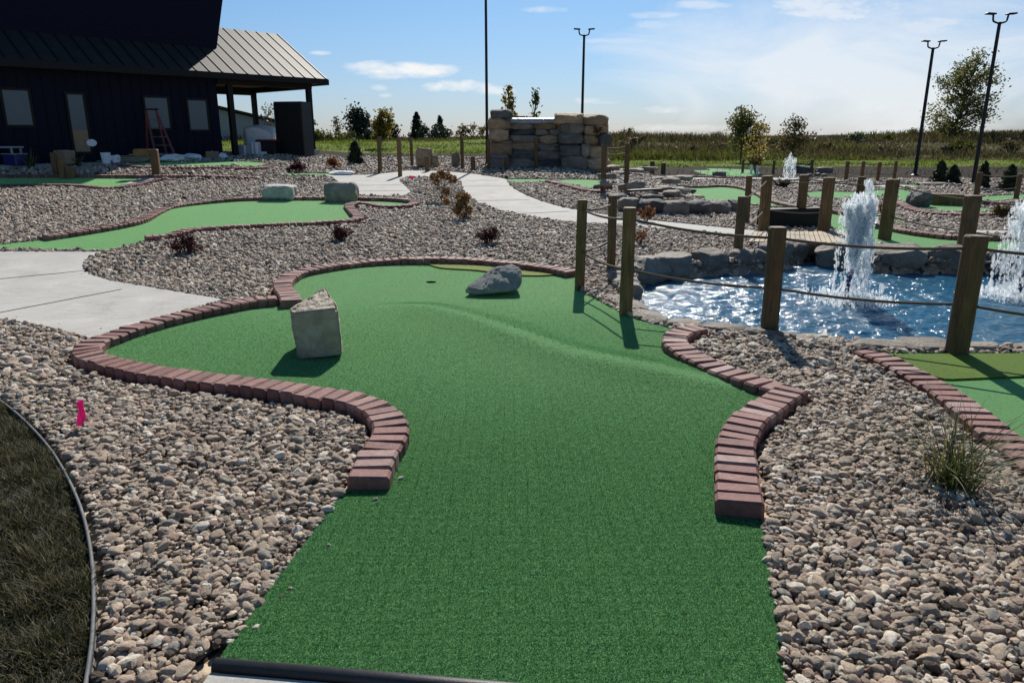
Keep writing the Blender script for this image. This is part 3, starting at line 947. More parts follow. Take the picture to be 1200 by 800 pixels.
# distance to the pond rim for a sloping bed
dm = np.full(X.shape, 9.0)
sel = (X > 0) & (X < 12) & (Y > 4) & (Y < 13)
pr = resample(np.vstack([pond, pond[:1]]), .2)
xs, ys = X[sel], Y[sel]; dd = np.full(len(xs), 9.0)
for p in pr: dd = np.minimum(dd, np.hypot(xs - p[0], ys - p[1]))
dm[sel] = dd
Z = np.where(pd, Z - .05 - .7 * sstep(0, .5, dm), Z)
Z = np.where(~pd & (Y < 18), Z - .012, Z)
Z += np.where((Y > 34), .05 * np.sin(X * .9) * np.sin(Y * .7), 0)
nx, ny = len(gx), len(gy)
ii = (np.arange(ny - 1)[:, None] * nx + np.arange(nx - 1)[None]).ravel()
F = np.stack([ii, ii + 1, ii + nx + 1, ii + nx], 1)
land = struct(mk('ground', np.stack([X.ravel(), Y.ravel(), Z.ravel()], 1), F, M['ground'], smooth=True))
s_ = 1 - sstep(1.5, 6.5, X)
earth = sstep(27, 30, Y) * (1 - s_) + sstep(26.5, 29.5, Y) * s_ * np.where(X < -7, 0.9, 1)
grass = (sstep(40, 42, Y) * (1 - s_) + sstep(35, 37, Y) * s_)
field = (sstep(47, 50, Y) * (1 - s_) + sstep(53, 58, Y) * s_)
for nm, a in (('earth', earth), ('grass', grass), ('field', field)):
    at = land.data.attributes.new(nm, 'FLOAT', 'POINT'); at.data.foreach_set('value', a.ravel().astype(np.float32))

# water surface with small waves
wx = np.arange(pond[:, 0].min() - .3, min(pond[:, 0].max(), 9.5) + .3, .02); wy = np.arange(pond[:, 1].min() - .35, pond[:, 1].max() + .35, .02)
WX, WY = np.meshgrid(wx, wy); WZZ = np.full(WX.shape, WZ)
src = [(G(991, 350, zfix=WZ), 1.), (G(1196, 346, zfix=WZ), 1.)]
for (c, a) in src:
    rr = np.hypot(WX - c[0], WY - c[1]); WZZ += .010 * np.sin(rr * 26) * np.exp(-rr * .9)
for k in range(26):
    an = rng.uniform(0, 6.28); fq = 15 * 1.078 ** k; am = .066 / fq
    mod = .6 + .4 * np.sin(WX * rng.uniform(.6, 1.7) + WY * rng.uniform(.6, 1.7) + rng.uniform(0, 6))
    WZZ += am * mod * (.7 + .55 * np.exp(-((WX - src[0][0][0] + 1.0) / 1.5) ** 2)) * np.sin(fq * (WX * math.cos(an) + WY * math.sin(an)) + rng.uniform(0, 6.28) + 1.1 * np.sin(WX * 1.9 + k) + 1.1 * np.sin(WY * 2.3 - k))
mX = inside(np.vstack([pond * 1.0]), WX, WY)
cx, cy = pond.mean(0)
grow = pond + (pond - [cx, cy]) / np.linalg.norm(pond - [cx, cy], axis=1)[:, None] * .22
k = inside(grow, WX, WY)
nx2 = len(wx); idx = np.arange(WX.size).reshape(WX.shape)
q = k[:-1, :-1] & k[1:, :-1] & k[:-1, 1:] & k[1:, 1:]
F = np.stack([idx[:-1, :-1][q], idx[:-1, 1:][q], idx[1:, 1:][q], idx[1:, :-1][q]], 1)
struct(mk('pond_water', np.stack([WX.ravel(), WY.ravel(), WZZ.ravel()], 1), F, M['water'], smooth=True))

# coping stones round the pond
def stones_along(pts, step, dims, mat, label, group, seed, zc=0.0, flat=True, jit=.2, sub=3, **kw):
    C = resample(catmull(np.asarray(pts)[:, :2], 6), step); tg = np.gradient(C, axis=0)
    for i, (x, y) in enumerate(C):
        r = random.Random(seed * 100 + i)
        dmn = (step * r.uniform(.95, 1.35), dims[1] * r.uniform(.8, 1.25), dims[2] * r.uniform(.8, 1.3))
        a = math.atan2(tg[i][1], tg[i][0]) + r.uniform(-jit, jit)
        put_rock('coping_stone', (x + r.uniform(-.03, .03), y + r.uniform(-.03, .03), float(T(x, y)) + zc + r.uniform(-.02, .02)), dmn, seed * 1000 + i, mat, label, group, 'rock', rz=a, tilt=r.uniform(-.08, .08), sub=sub, **kw)
nearw = np.array([G(a, b)[:2] for a, b in [(722, 352), (742, 362), (770, 376), (812, 384), (860, 389), (905, 394.5), (1000, 404), (1060, 408), (1130, 410), (1200, 412), (1330, 414)]])
stones_along(nearw, .40, (0, .24, .13), M['rock'], 'pale flat coping stone on the near rim of the pond', 'coping stones on the near pond rim', 3, zc=-.01, p=5, rough=.08)
leftw = np.array([G(a, b)[:2] for a, b in [(735, 345), (728, 335), (722, 326), (742, 318)]])
stones_along(leftw, .26, (0, .3, .2), M['rock'], 'pale stone heaped at the left tip of the pond behind the two near posts', 'stones at the left tip of the pond', 4, zc=.0)
farl = np.array([G(a, b, zfix=WZ)[:2] for a, b in [(752, 329), (790, 323), (840, 318), (890, 314), (925, 306)]])
stones_along(farl, .52, (0, .45, .36), M['rock'], 'long grey boulder on the far bank left of the fountain', 'grey boulders on the far bank left of the fountain', 5, zc=-.02, sub=4, p=4.5, rough=.13, planes=10, cut=(.66, .95))
farr = np.array([G(a, b, zfix=WZ)[:2] for a, b in [(990, 311), (1015, 315), (1060, 316.5), (1110, 317), (1160, 318), (1210, 318), (1300, 318)]])
stones_along(farr, .66, (0, .5, .36), M['rock'], 'long grey boulder on the far bank right of the fountain', 'grey boulders on the far bank right of the fountain', 6, zc=.0, sub=4, p=4.5, rough=.13, planes=10, cut=(.66, .95))
inl = np.array([G(a, b)[:2] for a, b in [(925, 293), (945, 290), (965, 291), (985, 293)]])
stones_along(inl, .3, (0, .3, .18), M['slate'], 'wet dark stone in the stream mouth under the bridge', 'wet stones in the stream mouth', 8, zc=-.1)

# ------------------------------------------------------------------ fountains
def fountain(px, pyb, pytop, wtop, label, pyn=None, z0=WZ, n=2600, seed=1, pipe=True, wb=.75, base=None):
    rg = np.random.default_rng(seed)
    b = G(px, pyb, zfix=z0) if base is None else base
    top = zat(b[1], pytop); zn = zat(b[1], pyn) if pyn else z0 + .02
    root = empty('fountain', b, label, 'fountain')
    dep = depth_of(b); W = wtop * dep / FPX
    if pipe:
        V, F = join([tube([b + [0, 0, -.3], b + [.01, 0, (zn - z0) * .5], b + [.02, 0, zn - z0]], .027, 14), tube([b + [.019, 0, zn - z0 - .05], b + [.021, 0, zn - z0 + .012]], .033, 14)])
        mk('nozzle_pipe', V, F, M['blue'], parent=root, smooth=True)
    Hh = top - zn
    Vs, Fs = ico(1)
    Fs = np.array(Fs)
    # rising plume in ragged lobes, falling curtains of drops, splash ring
    lob = rg.normal(size=(13, 2)); lob /= np.linalg.norm(lob, axis=1)[:, None]
    lob *= np.sqrt(rg.uniform(.02, 1, 13))[:, None]; lh = rg.uniform(.45, 1.0, 13) * (1 - .22 * np.hypot(lob[:, 0], lob[:, 1]) ** 2)
    lh[0] = 1.0; k = rg.integers(0, 13, n); f = rg.beta(1.9, .9, n) * lh[k]
    wid = W / 2 * (.22 + .72 * np.clip(f, 0, 1) ** 1.15 * np.where(f > .8, np.sqrt(np.clip((1.03 - f) / .23, .05, 1)), 1))
    jit = rg.normal(size=(n, 2)) * .15
    pos = np.column_stack([(lob[k] * .86 + jit) * wid[:, None], f * Hh])
    siz = rg.gamma(1.3, .0040, n) * (W / .45) + .002
    m = int(n * .6)
    kk = rg.integers(0, 15, m); a0 = rg.uniform(0, 6.283, 15)
    f2 = 1 - rg.beta(1.2, 1.3, m) * 1.42
    rad2 = W / 2 * wb * (.82 + .42 * (1 - f2) * rg.uniform(.3, 1, 15)[kk]) + rg.normal(size=m) * W * .045
    az2 = a0[kk] + rg.normal(size=m) * .16
    pos2 = np.stack([rad2 * np.cos(az2), rad2 * np.sin(az2), f2 * Hh * .86], 1)
    pos2[:, 2] = np.maximum(pos2[:, 2], z0 - zn)
    siz2 = rg.gamma(1.5, .0034, m) * (W / .45) + .0025
    m3 = n // 4
    az3 = rg.uniform(0, 6.283, m3); r3_ = W * rg.uniform(.2, 1.15, m3)
    pos3 = np.stack([r3_ * np.cos(az3), r3_ * np.sin(az3), np.full(m3, z0 - zn) + rg.exponential(.02, m3)], 1)
    siz3 = rg.gamma(1.5, .0036, m3) * (W / .45) + .0025
    P = np.vstack([pos, pos2, pos3]); S = np.r_[siz, siz2, siz3]
    P = P + [b[0] + .02, b[1], zn]
    st = np.stack([rg.uniform(.5, 1.2, len(P)), rg.uniform(.5, 1.2, len(P)), rg.uniform(.8, 3.4, len(P))], 1) * S[:, None]
    V = (Vs[None] * st[:, None] + rg.normal(size=(len(P), 12, 3) if len(Vs) == 12 else (len(P), len(Vs), 3)) * S[:, None, None] * .22 + P[:, None]).reshape(-1, 3)
    F = (np.arange(len(P))[:, None, None] * len(Vs) + Fs[None]).reshape(-1, 3)
    mk('water_jet', V, F, M['foam'], parent=root, smooth=True)
    return root
fountain(991, 350, 211, 47, 'frothing white fountain on a dark blue pipe in the middle of the pond', 316, seed=3, n=4300)
fountain(1194, 347, 226, 52, 'frothing white fountain cut by the right edge of the photo', 310, seed=4, n=4300, wb=1.0)
fb = G(923, 211)
fountain(923, 211, 180, 17, 'small distant white fountain beyond the bridge', None, z0=fb[2], seed=5, n=1100, pipe=False, base=fb)

# ------------------------------------------------------------------ fences
rope_fence([(716, 318, 229, 12), (679, 340, 234, 14), (733, 370, 243, 18), (901, 391, 266, 23), (1120, 417, 276, 27), (1345, 452, 282, 30)],
           'rope fence of thick timber posts along the near side of the pond', [(0, 1), (1, 2), (2, 3), (3, 4), (4, 5)], hs=(.90, .44), r=.0115)
rope_fence([(864, 300, 230, 12.5), (894, 273, 206, 14), (964, 278, 208, 15), (1036, 282, 210, 16), (1129, 301, 229, 20), (1260, 318, 236, 22)],
           'rope fence along the near side of the timber bridge and far pond bank', [(0, 1), (1, 2), (2, 3), (3, 4), (4, 5)], hs=(.93, .42), r=.010)
rope_fence([(874, 262, 206, 8), (936, 268, 205, 12), (1003, 262, 207, 10)], 'rope rail of three posts on the far side of the timber bridge', [(0, 1), (1, 2)], hs=(.93, .42), r=.010)
rope_fence([(542, 199, 162, 5), (573, 200, 163, 4.6), (628, 200, 161, 6), (678, 198, 170, 5), (695.5, 197, 166, 5)], 'rope fence of thin posts in front of the rock waterfall', [(0, 1), (1, 2), (2, 3), (3, 4)], hs=(.88, .42), r=.014, sag=.05)
rope_fence([(706.5, 228, 170, 7.5), (733.5, 225, 168, 7)], 'pair of roped posts among the stacked flat stones', [(0, 1)], hs=(.95, .82), r=.014)
rope_fence([(991, 212, 189, 5), (1009, 213, 189, 4.5), (1028, 214, 190, 4.5), (1047, 215, 189, 4)], 'row of four thin roped posts on the far right near the light poles', [(0, 1), (1, 2), (2, 3)], hs=(.9, .45), r=.014)
rope_fence([(1142, 240, 202, 7), (1190, 236, 204, 6), (1240, 234, 204, 6)], 'roped posts at the far right before the evergreens', [(0, 1), (1, 2)], hs=(.93, .5), r=.013)
rope_fence([(906, 204, 188, 3.5), (950, 206, 187, 4), (870, 203, 187, 3.5)], 'low distant posts around the small fountain', [(0, 1), (2, 0)], hs=(.9,), r=.012)
def single_post(px, pyb, pyt, w, label, group=None, name='wooden_post'):
    b, H, r, V, F = post_parts(None, px, pyb, pyt, w)
    tag(mk(name, V, F, M['post'], loc=b), label, 'post', group)
single_post(445.5, 204, 160, 6, 'pale timber post left of the taller path-side post, by the middle path')
single_post(469, 208, 160.5, 6, 'dark timber post standing on the edge of the middle path, casting its shadow on it')
single_post(483, 197, 161, 4.5, 'thin timber post just left of the olive standing stone')
for px, a, b, lab in ((501, 202, 183, 'short stump post right of the olive standing stone'), (554.5, 202, 184, 'short stump post at the left foot of the rock waterfall'),
                      (593.5, 201.5, 184.5, 'short stump post before the left column of the rock waterfall'), (764, 203, 189, 'short dark post on the bare earth right of the rock waterfall'),
                      (777, 204, 191, 'stubby dark post beyond the stacked flat stones')):
    single_post(px, a, b, 6.5, lab)

# bridge
root = empty('footbridge', G(930, 276), 'pale timber footbridge deck over the stream behind the pond', 'bridge')
A, B_, C_, D_ = G(878, 280, .15), G(1012, 284, .15), G(1000, 270, .15), G(884, 267, .15)
deck = []
for k in range(22):
    t0, t1 = k / 22 + .003, (k + 1) / 22 - .003
    q = [A + (B_ - A) * t0, A + (B_ - A) * t1, D_ + (C_ - D_) * t1, D_ + (C_ - D_) * t0]
    q = np.array(q); q[:, 2] = .15 + .004 * (k % 3)
    lowq = q.copy(); lowq[:, 2] -= .035
    deck.append((np.vstack([lowq, q]), [(0, 3, 2, 1), (4, 5, 6, 7), (0, 1, 5, 4), (1, 2, 6, 5), (2, 3, 7, 6), (3, 0, 4, 7)]))
V, F = join(deck); mk('deck', V, F, M['plank'], parent=root)
for (p, q) in ((A, B_), (D_, C_)):
    m_ = (p + q) / 2; L = np.linalg.norm((q - p)[:2]); a = math.atan2((q - p)[1], (q - p)[0])
    V, F = cbox((m_[0], m_[1], .04), (L, .06, .14), rotz(a)); mk('beam', V, F, M['post'], parent=root)
# dark retaining wall of the stream
p, q = G(893, 269), G(972, 269)
m_ = (p + q) / 2; L = np.linalg.norm((q - p)[:2]); a = math.atan2((q - p)[1], (q - p)[0]); hz = zat(p[1], 246)
V, F = cbox((m_[0], m_[1] + .13, hz / 2 - .1), (L, .24, hz + .2), rotz(a), .02)
tag(mk('retaining_wall', V, F, M['trim'], loc=m_), 'low black retaining wall behind the bridge posts', 'wall')
p, q = G(1092, 241), G(1142, 243)
m_ = (p + q) / 2; L = np.linalg.norm((q - p)[:2]); hz = zat(p[1], 227)
V, F = cbox((m_[0], m_[1] + .13, hz / 2 - .1), (L, .3, hz + .2), rotz(math.atan2((q - p)[1], (q - p)[0])), .02)
tag(mk('retaining_wall', V, F, M['post'], loc=m_), 'low dark timber wall right of the dark round rock beyond the pond', 'wall')

# ------------------------------------------------------------------ boulders on the greens
def px_hull(pix, base_y, zmin):
    """points given as (photo x, photo y, metres behind the front face)"""
    out = []
    for px, py, back in pix:
        y = base_y + back; z = max(zat(y, py), zmin); out.append((xat(px, y, z), y, z))
    return out
b1 = G(372, 420, .03)
zb = .03 + float(ridge_z(np.array([b1[0]]), np.array([b1[1]]))[0]) - .02
pts = px_hull([(349, 421, 0), (401, 415.5, .05), (396, 361, .06), (341, 367, .02), (338.5, 362, .1), (379, 336.5, .42), (383, 338, .42), (397, 362, .12), (402, 412, .3), (352, 412, .42), (345, 372, .40)], b1[1], zb - .03)
V, F = hull_rock(pts, 3, .011, 6, (.0, .1, 1))
tag(mk('boulder', V, F, M['lime'], loc=b1), 'pale limestone boulder with a sharp sloping top on the nearest green', 'boulder')
b2 = G(578, 347, .03)
pts = px_hull([(545, 346, 0), (545, 337, .02), (566, 341, -.06), (561, 331, .1), (580, 312, .22), (600, 308.5, .3), (611, 313, .24), (612, 333, .12), (606, 341, .0), (570, 345, -.05), (605, 335, .55), (560, 335, .45)], b2[1], .0)
V, F = hull_rock(pts, 5, .006, 6)
tag(mk('boulder', V, F, M['pale'], loc=b2), 'grey wedge boulder at the far right of the nearest green', 'boulder')
def block(px0, px1, pyt, pyb, mat, label, seed, dd=.8, name='boulder', **kw):
    b = G((px0 + px1) / 2, pyb); s = depth_of(b) / FPX
    w = (px1 - px0) * s; h = zat(b[1], pyt + 2) - b[2]
    put_rock(name, (b[0], b[1] + w * dd / 2, b[2] + h / 2 - .02), (w, w * dd, h + .04), seed, mat, label, None, 'boulder', **kw)
block(305, 343, 215, 237, M['pale'], 'squat pale block rock on the green behind the left concrete path', 21, p=7, planes=5, rough=.05)
block(378, 417, 212, 239, M['rock'], 'dark grey slab rock at the right end of the second green', 22, p=6, planes=6, rough=.05)
block(487, 507, 171, 198, M['tan'], 'rounded olive standing stone beyond the middle path', 23, .5, p=4)
block(506, 514, 180, 198, M['tan'], 'narrow stone leaning beside the olive standing stone', 24, .6)
block(529, 539, 176, 197, M['rock'], 'grey upright stone left of the rock waterfall fence', 25, .6)
block(837, 853, 199, 209, M['slate'], 'dark square block on the distant carpet left of the small fountain', 26, p=8)
block(1069, 1096, 222, 244, M['slate'], 'dark round rock in the bend of the carpet beyond the pond', 27, p=3)
block(1080, 1126, 212, 219, M['rock'], 'flat grey rock heap before the evergreens beyond the pond', 28, .5)
block(930, 955, 192, 203, M['slate'], 'dark low block right of the small distant fountain', 29, .6, p=8)
block(958, 978, 194, 203, M['rock'], 'pale grey block beyond the bridge posts', 30, .6, p=8)

# stacked flat stones by the stream
flat = [(706,223,16),(711,215,15),(718,209,16),(728,206,16),(742,206,18),(757,208.5,18),(773,212,18),(788,216,17),(800,221,15),(805,228,15),(797,233,17),(710,231,15),(722,235,18),(733,229,13),(744,233,15),(747,226,10),(776,231,18),(786,226,15),(763,236,20),(786,237,20)]
for i, (a, b, w) in enumerate(flat):
    c = G(a, b); s = depth_of(c) / FPX
    put_rock('flat_stone', c + [0, 0, .07 + .12 * (i % 3)], (w * s * 1.45, w * s * 1.0, .16), 300 + i, M['rock'] if i % 3 else M['slate'], 'flat grey stone of the heap round the little stream pool', 'flat stones heaped round the little stream pool', 'rock', rz=i * .7, tilt=.06 * (i % 3 - 1), sub=3, p=5)
for i, (a, b, w) in enumerate([(737,249,26),(763,251,30),(790,252.5,30),(817,252.5,28),(842,251.5,24),(862,250,20)]):
    c = G(a, b); s = depth_of(c) / FPX
    put_rock('flat_stone', c + [0, 0, .12], (w * s * 1.1, .34, .34), 340 + i, M['slate'] if i % 2 else M['rock'], 'larger grey stone in the row along the stream bank', 'larger stones along the stream bank', 'rock', rz=.1 * (i % 3 - 1), sub=3, p=5)
c = G(762, 229); put_rock('flat_stone', c + [0, 0, .06], (.36, .26, .1), 360, M['lime'], 'single white stone in the little stream pool', None, 'rock', sub=3)
c = G(812, 232); put_rock('flat_stone', c + [0, 0, .03], (.55, .42, .1), 361, M['lime'], 'pale sloping slab at the corner of the carpet by the stacked stones', None, 'rock', sub=3, tilt=-.1)
c = G(645, 276); put_rock('flat_stone', c + [0, 0, .03], (.2, .13, .06), 365, M['lime'], 'lone pale flat stone on the gravel below the middle path', None, 'rock', sub=3)
p, q = G(736, 221, .2), G(800, 223, .2)
V, F = cbox((p + q) / 2, (np.linalg.norm(q - p), .14, .05), rotz(math.atan2((q - p)[1], (q - p)[0])))
tag(mk('plank', V, F, M['rubber'], loc=(p + q) / 2), 'black plank across the little stream pool', 'plank')
# loose rocks along the far right bed
for i, (a, b, w) in enumerate([(1063,216,9),(1098,217,10),(1110,219,9),(1123,220,8),(1152,226,8),(1168,226,9),(1090,214.5,7),(958,206,8),(966,207,7),(948,207,7),(690,203,9),(700,204.5,10),(712,203,9)]):
    c = G(a, b); s = depth_of(c) / FPX
    put_rock('loose_rock', c + [0, 0, .05], (w * s, w * s * .7, .16), 380 + i, M['rock'], 'small pale rock lying in the distant beds', 'small pale rocks in the distant beds', 'rock', rz=i, sub=2)

# ------------------------------------------------------------------ rock waterfall
wb = G(643, 199)
WY0 = wb[1]
root = empty('rock_waterfall', wb, 'big stacked boulder waterfall wall with a white water lip', 'waterfall')
def wrock(px0, px1, py0, py1, back, mat, seed, dd=.85):
    y = WY0 + back
    z0, z1 = zat(y, py1), zat(y, py0); zc = (z0 + z1) / 2
    x0, x1 = xat(px0, y, zc), xat(px1, y, zc)
    put_rock('boulder', ((x0 + x1) / 2, y + dd / 2, zc), ((x1 - x0) * 1.07, dd, (z1 - z0) * 1.10), seed, mat, None, parent=root, p=6.5 + (seed % 3), planes=9, rough=.07, sub=3, cut=(.76, .98), rz=(seed % 7 - 3) * .05)
W_ = [(575,600,128,139,0,'slate'),(572,597,138,152,.0,'tan'),(573,595,151,166,-.05,'tan'),(574,599,165,182,0,'tan'),(573,597,181,200,-.05,'rock'),
      (596,626,141,152,.45,'rock'),(625,655,141,152,.5,'tan'),(597,628,151,159,.45,'slate'),(627,643,151,159,.45,'rock'),(642,660,151,160,.4,'rock'),
      (596,633,158,168,.4,'rock'),(632,656,158,169,.45,'tan'),(594,630,167,177,.4,'tan'),(629,660,168,178,.4,'rock'),(596,628,176,187,.35,'slate'),(627,660,177,188,.35,'rock'),(594,630,186,200,.3,'rock'),(629,662,187,200,.3,'slate'),
      (652,685,132.5,146,.0,'tan'),(683,714,134,147,-.05,'tan'),(657,686,145,157,-.05,'rock'),(685,712,146,159,-.0,'tan'),(655,683,156,170,-.1,'slate'),(683,702,158,170,0,'tan'),(700,716,156,172,-.05,'slate'),
      (658,684,169,184,-.1,'slate'),(682,693,169,184,-.05,'rock'),(692,714,171,186,-.05,'tan'),(659,690,183,200,-.1,'rock'),(688,716,185,200,-.1,'tan')]
for i, (a, b, c, d_, e, m_) in enumerate(W_): wrock(a, b, c, d_, e, M[m_], 500 + i)
for i, (a, b, c, d_) in enumerate([(574,622,136,168),(620,668,138,168),(666,714,136,168),(574,622,166,202),(620,668,166,202),(666,714,166,202)]): wrock(a, b, c, d_, 1.05, M['tan'], 560 + i, 1.1)
yl = WY0 + .42
lip = []
n = 30
for j, (dy, dz_) in enumerate([(.5, .02), (.2, .03), (.0, .0), (-.05, -.06)]):
    for i in range(n):
        px = 598 + (655 - 598) * i / (n - 1)
        z = zat(yl, 139) + dz_ + .02 * mnoise.noise(Vector((i * .7, j * .5, 1)))
        lip.append((xat(px, yl, z), yl + dy, z))
lip = np.array(lip); F = [(j * n + i, j * n + i + 1, (j + 1) * n + i + 1, (j + 1) * n + i) for j in range(3) for i in range(n - 1)]
V2 = np.vstack([lip, lip - [0, -.01, .07]]); F2 = F + [tuple(k + len(lip) for k in f[::-1]) for f in F]
mk('water_lip', V2, F2, M['lip'], parent=root, smooth=True)
shrub('trailing_plant', 'rusty dry plant growing from the right side of the rock waterfall', [xat(699, WY0 - .1, 1.4), WY0 - .14, zat(WY0, 158)], .28, .5, M['leaf_rust'], 260, .035, seed=91, stems=8, cat='plant')

# ------------------------------------------------------------------ light poles
def light_pole(px, pyb, pyt, label, wpx, arm=True, scale=1.0):
    b = G(px, pyb); H = zat(b[1], pyt) - b[2]; r = .38 * wpx * depth_of(b) / FPX
    root = empty('light_pole', b, label, 'light pole')
    V, F = join([tube([b + [0, 0, H * q_] for q_ in np.linspace(-.02, 1, 25)], np.linspace(r, r * .75, 25), 16)]); mk('pole', V, F, M['black'], parent=root, smooth=True)
    V, F = tube([b + [0, 0, -.05], b + [0, 0, .03], b + [0, 0, .08]], [r * 2.2, r * 2.2, r * 1.2], 14); mk('base', V, F, M['black'], parent=root)
    a = .34 * scale
    for sx in (-1, 1):
        P = [b + [0, 0, H - .05], b + [sx * a * .3, 0, H - .02], b + [sx * a * .62, 0, H + .03], b + [sx * a * .7, 0, H + .16], b + [sx * a * .72, 0, H + .22]]
        V, F = tube(catmull(P, 4), .03 * scale, 8); mk('arm', V, F, M['black'], parent=root, smooth=True)
        V, F = cbox(b + [sx * a * .98, 0, H + .245], (.30 * scale, .2, .05), roty(-.06 * sx), .015); mk('lamp_head', V, F, M['black'], parent=root)
light_pole(571, 193, -75, 'tall black light pole cut by the top of the photo, left of the rock waterfall', 4.6)
light_pole(681, 186, 41, 'black twin-headed light pole rising behind the rock waterfall', 4.6)
light_pole(1072, 206, 56, 'black twin-headed light pole left of the tall tree', 5.4)
light_pole(1140, 217, 26, 'black twin-headed light pole right of the tall tree, nearest on the right', 6.2)

# ------------------------------------------------------------------ clubhouse
PAD = .80
def Gp(px, py): return G(px, py, zfix=PAD)
def at_y(px, y, z): return np.array([xat(px, y, z), y, z])
PR = at_y(367, 30.0, PAD); PL = at_y(0, 22.3, PAD)
u = PL - PR; u[2] = 0; u /= np.linalg.norm(u)
w = np.array([-u[1], u[0], 0]);  w = w if w[1] > 0 else -w
LEN = 19.0
club = empty('clubhouse', PR, 'dark navy clubhouse with grey metal roof and open corner porch', 'building')
def Bp(s, t, z): return PR + u * s + w * t + np.array([0, 0, z])
def bbox(s0, s1, t0, t1, z0, z1):
    V = np.array([Bp(s0, t0, z0), Bp(s1, t0, z0), Bp(s1, t1, z0), Bp(s0, t1, z0), Bp(s0, t0, z1), Bp(s1, t0, z1), Bp(s1, t1, z1), Bp(s0, t1, z1)])
    return V, [(0, 3, 2, 1), (4, 5, 6, 7), (0, 1, 5, 4), (1, 2, 6, 5), (2, 3, 7, 6), (3, 0, 4, 7)]
def part(name, parts, mat, parent=None, smooth=False):
    V, F = join(parts)
    o = mk(name, V, F, mat, parent=parent or club, smooth=smooth)
    bm = bmesh.new(); bm.from_mesh(o.data); bmesh.ops.recalc_face_normals(bm, faces=bm.faces); bm.to_mesh(o.data); bm.free()
    return o
def s_at(px, z=1.0, t=0.0):
    lo_, hi_ = -2.0, LEN
    for _ in range(50):
        m = (lo_ + hi_) / 2
        p = Bp(m, t, z)
        if proj(*p)[0] > px: lo_ = m
        else: hi_ = m
    return lo_
def z_on(s, t, py):
    p = Bp(s, t, 0); return zat(p[1], py) - PAD
sw = s_at(259, 1.0)            # where the wall ends and the porch begins
EZ = z_on(-.5, -.5, 93)        # eave height
RD, RZ = 3.3, z_on(-.45, 2.8, 40)
part('slab', [bbox(-.6, LEN, -.9, 9, -.35, 0)], M['concrete'])
part('wall', [bbox(sw, LEN, .02, 9, 0, EZ + .25)], M['navy'])
# lower roof with seams
e0, e1 = Bp(-.5, -.55, EZ), Bp(LEN, -.55, EZ)
def roof_z(t): return EZ + (RZ - EZ) * (t + .55) / (2.8 + .55)
def slab_quad(s0, s1, t0, t1, th):
    V = [Bp(s0, t0, roof_z(t0)), Bp(s1, t0, roof_z(t0)), Bp(s1, t1, roof_z(t1)), Bp(s0, t1, roof_z(t1))]
    V = np.array(V + [v - np.array([0, 0, th]) for v in V])
    return V, [(0, 1, 2, 3), (7, 6, 5, 4), (0, 4, 5, 1), (1, 5, 6, 2), (2, 6, 7, 3), (3, 7, 4, 0)]
rf = part('roof', [slab_quad(-.5, LEN, -.55, 2.8, .1)], M['roof'])
V = [Bp(-.5, 2.8, roof_z(2.8)), Bp(LEN, 2.8, roof_z(2.8)), Bp(LEN, 6.3, EZ), Bp(-.5, 6.3, EZ)]; V = np.array(V + [v - np.array([0, 0, .1]) for v in V])
part('roof', [(V, [(0, 1, 2, 3), (7, 6, 5, 4), (0, 4, 5, 1), (1, 5, 6, 2), (2, 6, 7, 3), (3, 7, 4, 0)])], M['roof'])
seams = []
s = -.48
while s < LEN:
    a, b = Bp(s, -.55, roof_z(-.55) + .028), Bp(s, 2.8, roof_z(2.8) + .028)
    d_ = u * .018
    V = np.array([a - d_, a + d_, b + d_, b - d_] ); V = np.vstack([V, V - [0, 0, .045]])
    seams.append((V, [(0, 1, 2, 3), (7, 6, 5, 4), (0, 4, 5, 1), (1, 5, 6, 2), (2, 6, 7, 3), (3, 7, 4, 0)])); s += .46
part('seam', seams, M['trim'], rf)
part('fascia', [bbox(-.52, LEN, -.60, -.553, EZ - .2, EZ + .0), bbox(-.56, -.503, -.6, 6.3, EZ - .22, EZ - .02)], M['trim'])
part('soffit', [bbox(-.5, sw + .1, -.5, 6.2, EZ - .16, EZ - .12), bbox(sw + .1, LEN, -.5, .0, EZ - .16, EZ - .12)], M['soffit'])
# gable end panel of the porch
gv = np.array([Bp(-.42, -.5, EZ - .1), Bp(-.42, 6.2, EZ - .1), Bp(-.42, 2.8, RZ - .12)]); gv = np.vstack([gv, gv + u * .05])
part('gable', [(gv, [(0, 1, 2), (5, 4, 3), (0, 3, 4, 1), (1, 4, 5, 2), (2, 5, 3, 0)])], M['navy'])
# upper storey
zu = roof_z(1.15)
su = s_at(252, zu - .0, 1.15)
ub = [Bp(su, 1.15, zu - .25), Bp(LEN, 1.15, zu - .25), Bp(LEN, 1.15, zu + 4.2), Bp(su - 1.1, 1.15, zu + 4.2)]
ub = np.array(ub); ub = np.vstack([ub, ub + w * 5.5])
part('upper_wall', [(ub, [(0, 1, 2, 3), (7, 6, 5, 4), (0, 4, 5, 1), (1, 5, 6, 2), (2, 6, 7, 3), (3, 7, 4, 0)])], M['navy'])
# siding battens on the walls
bt = []
for k in range(60):
    s = sw + .3 + k * .32
    if s > LEN: break
    bt.append(bbox(s, s + .03, .0, .03, .05, EZ - .16))
part('batten', bt, M['navy'])
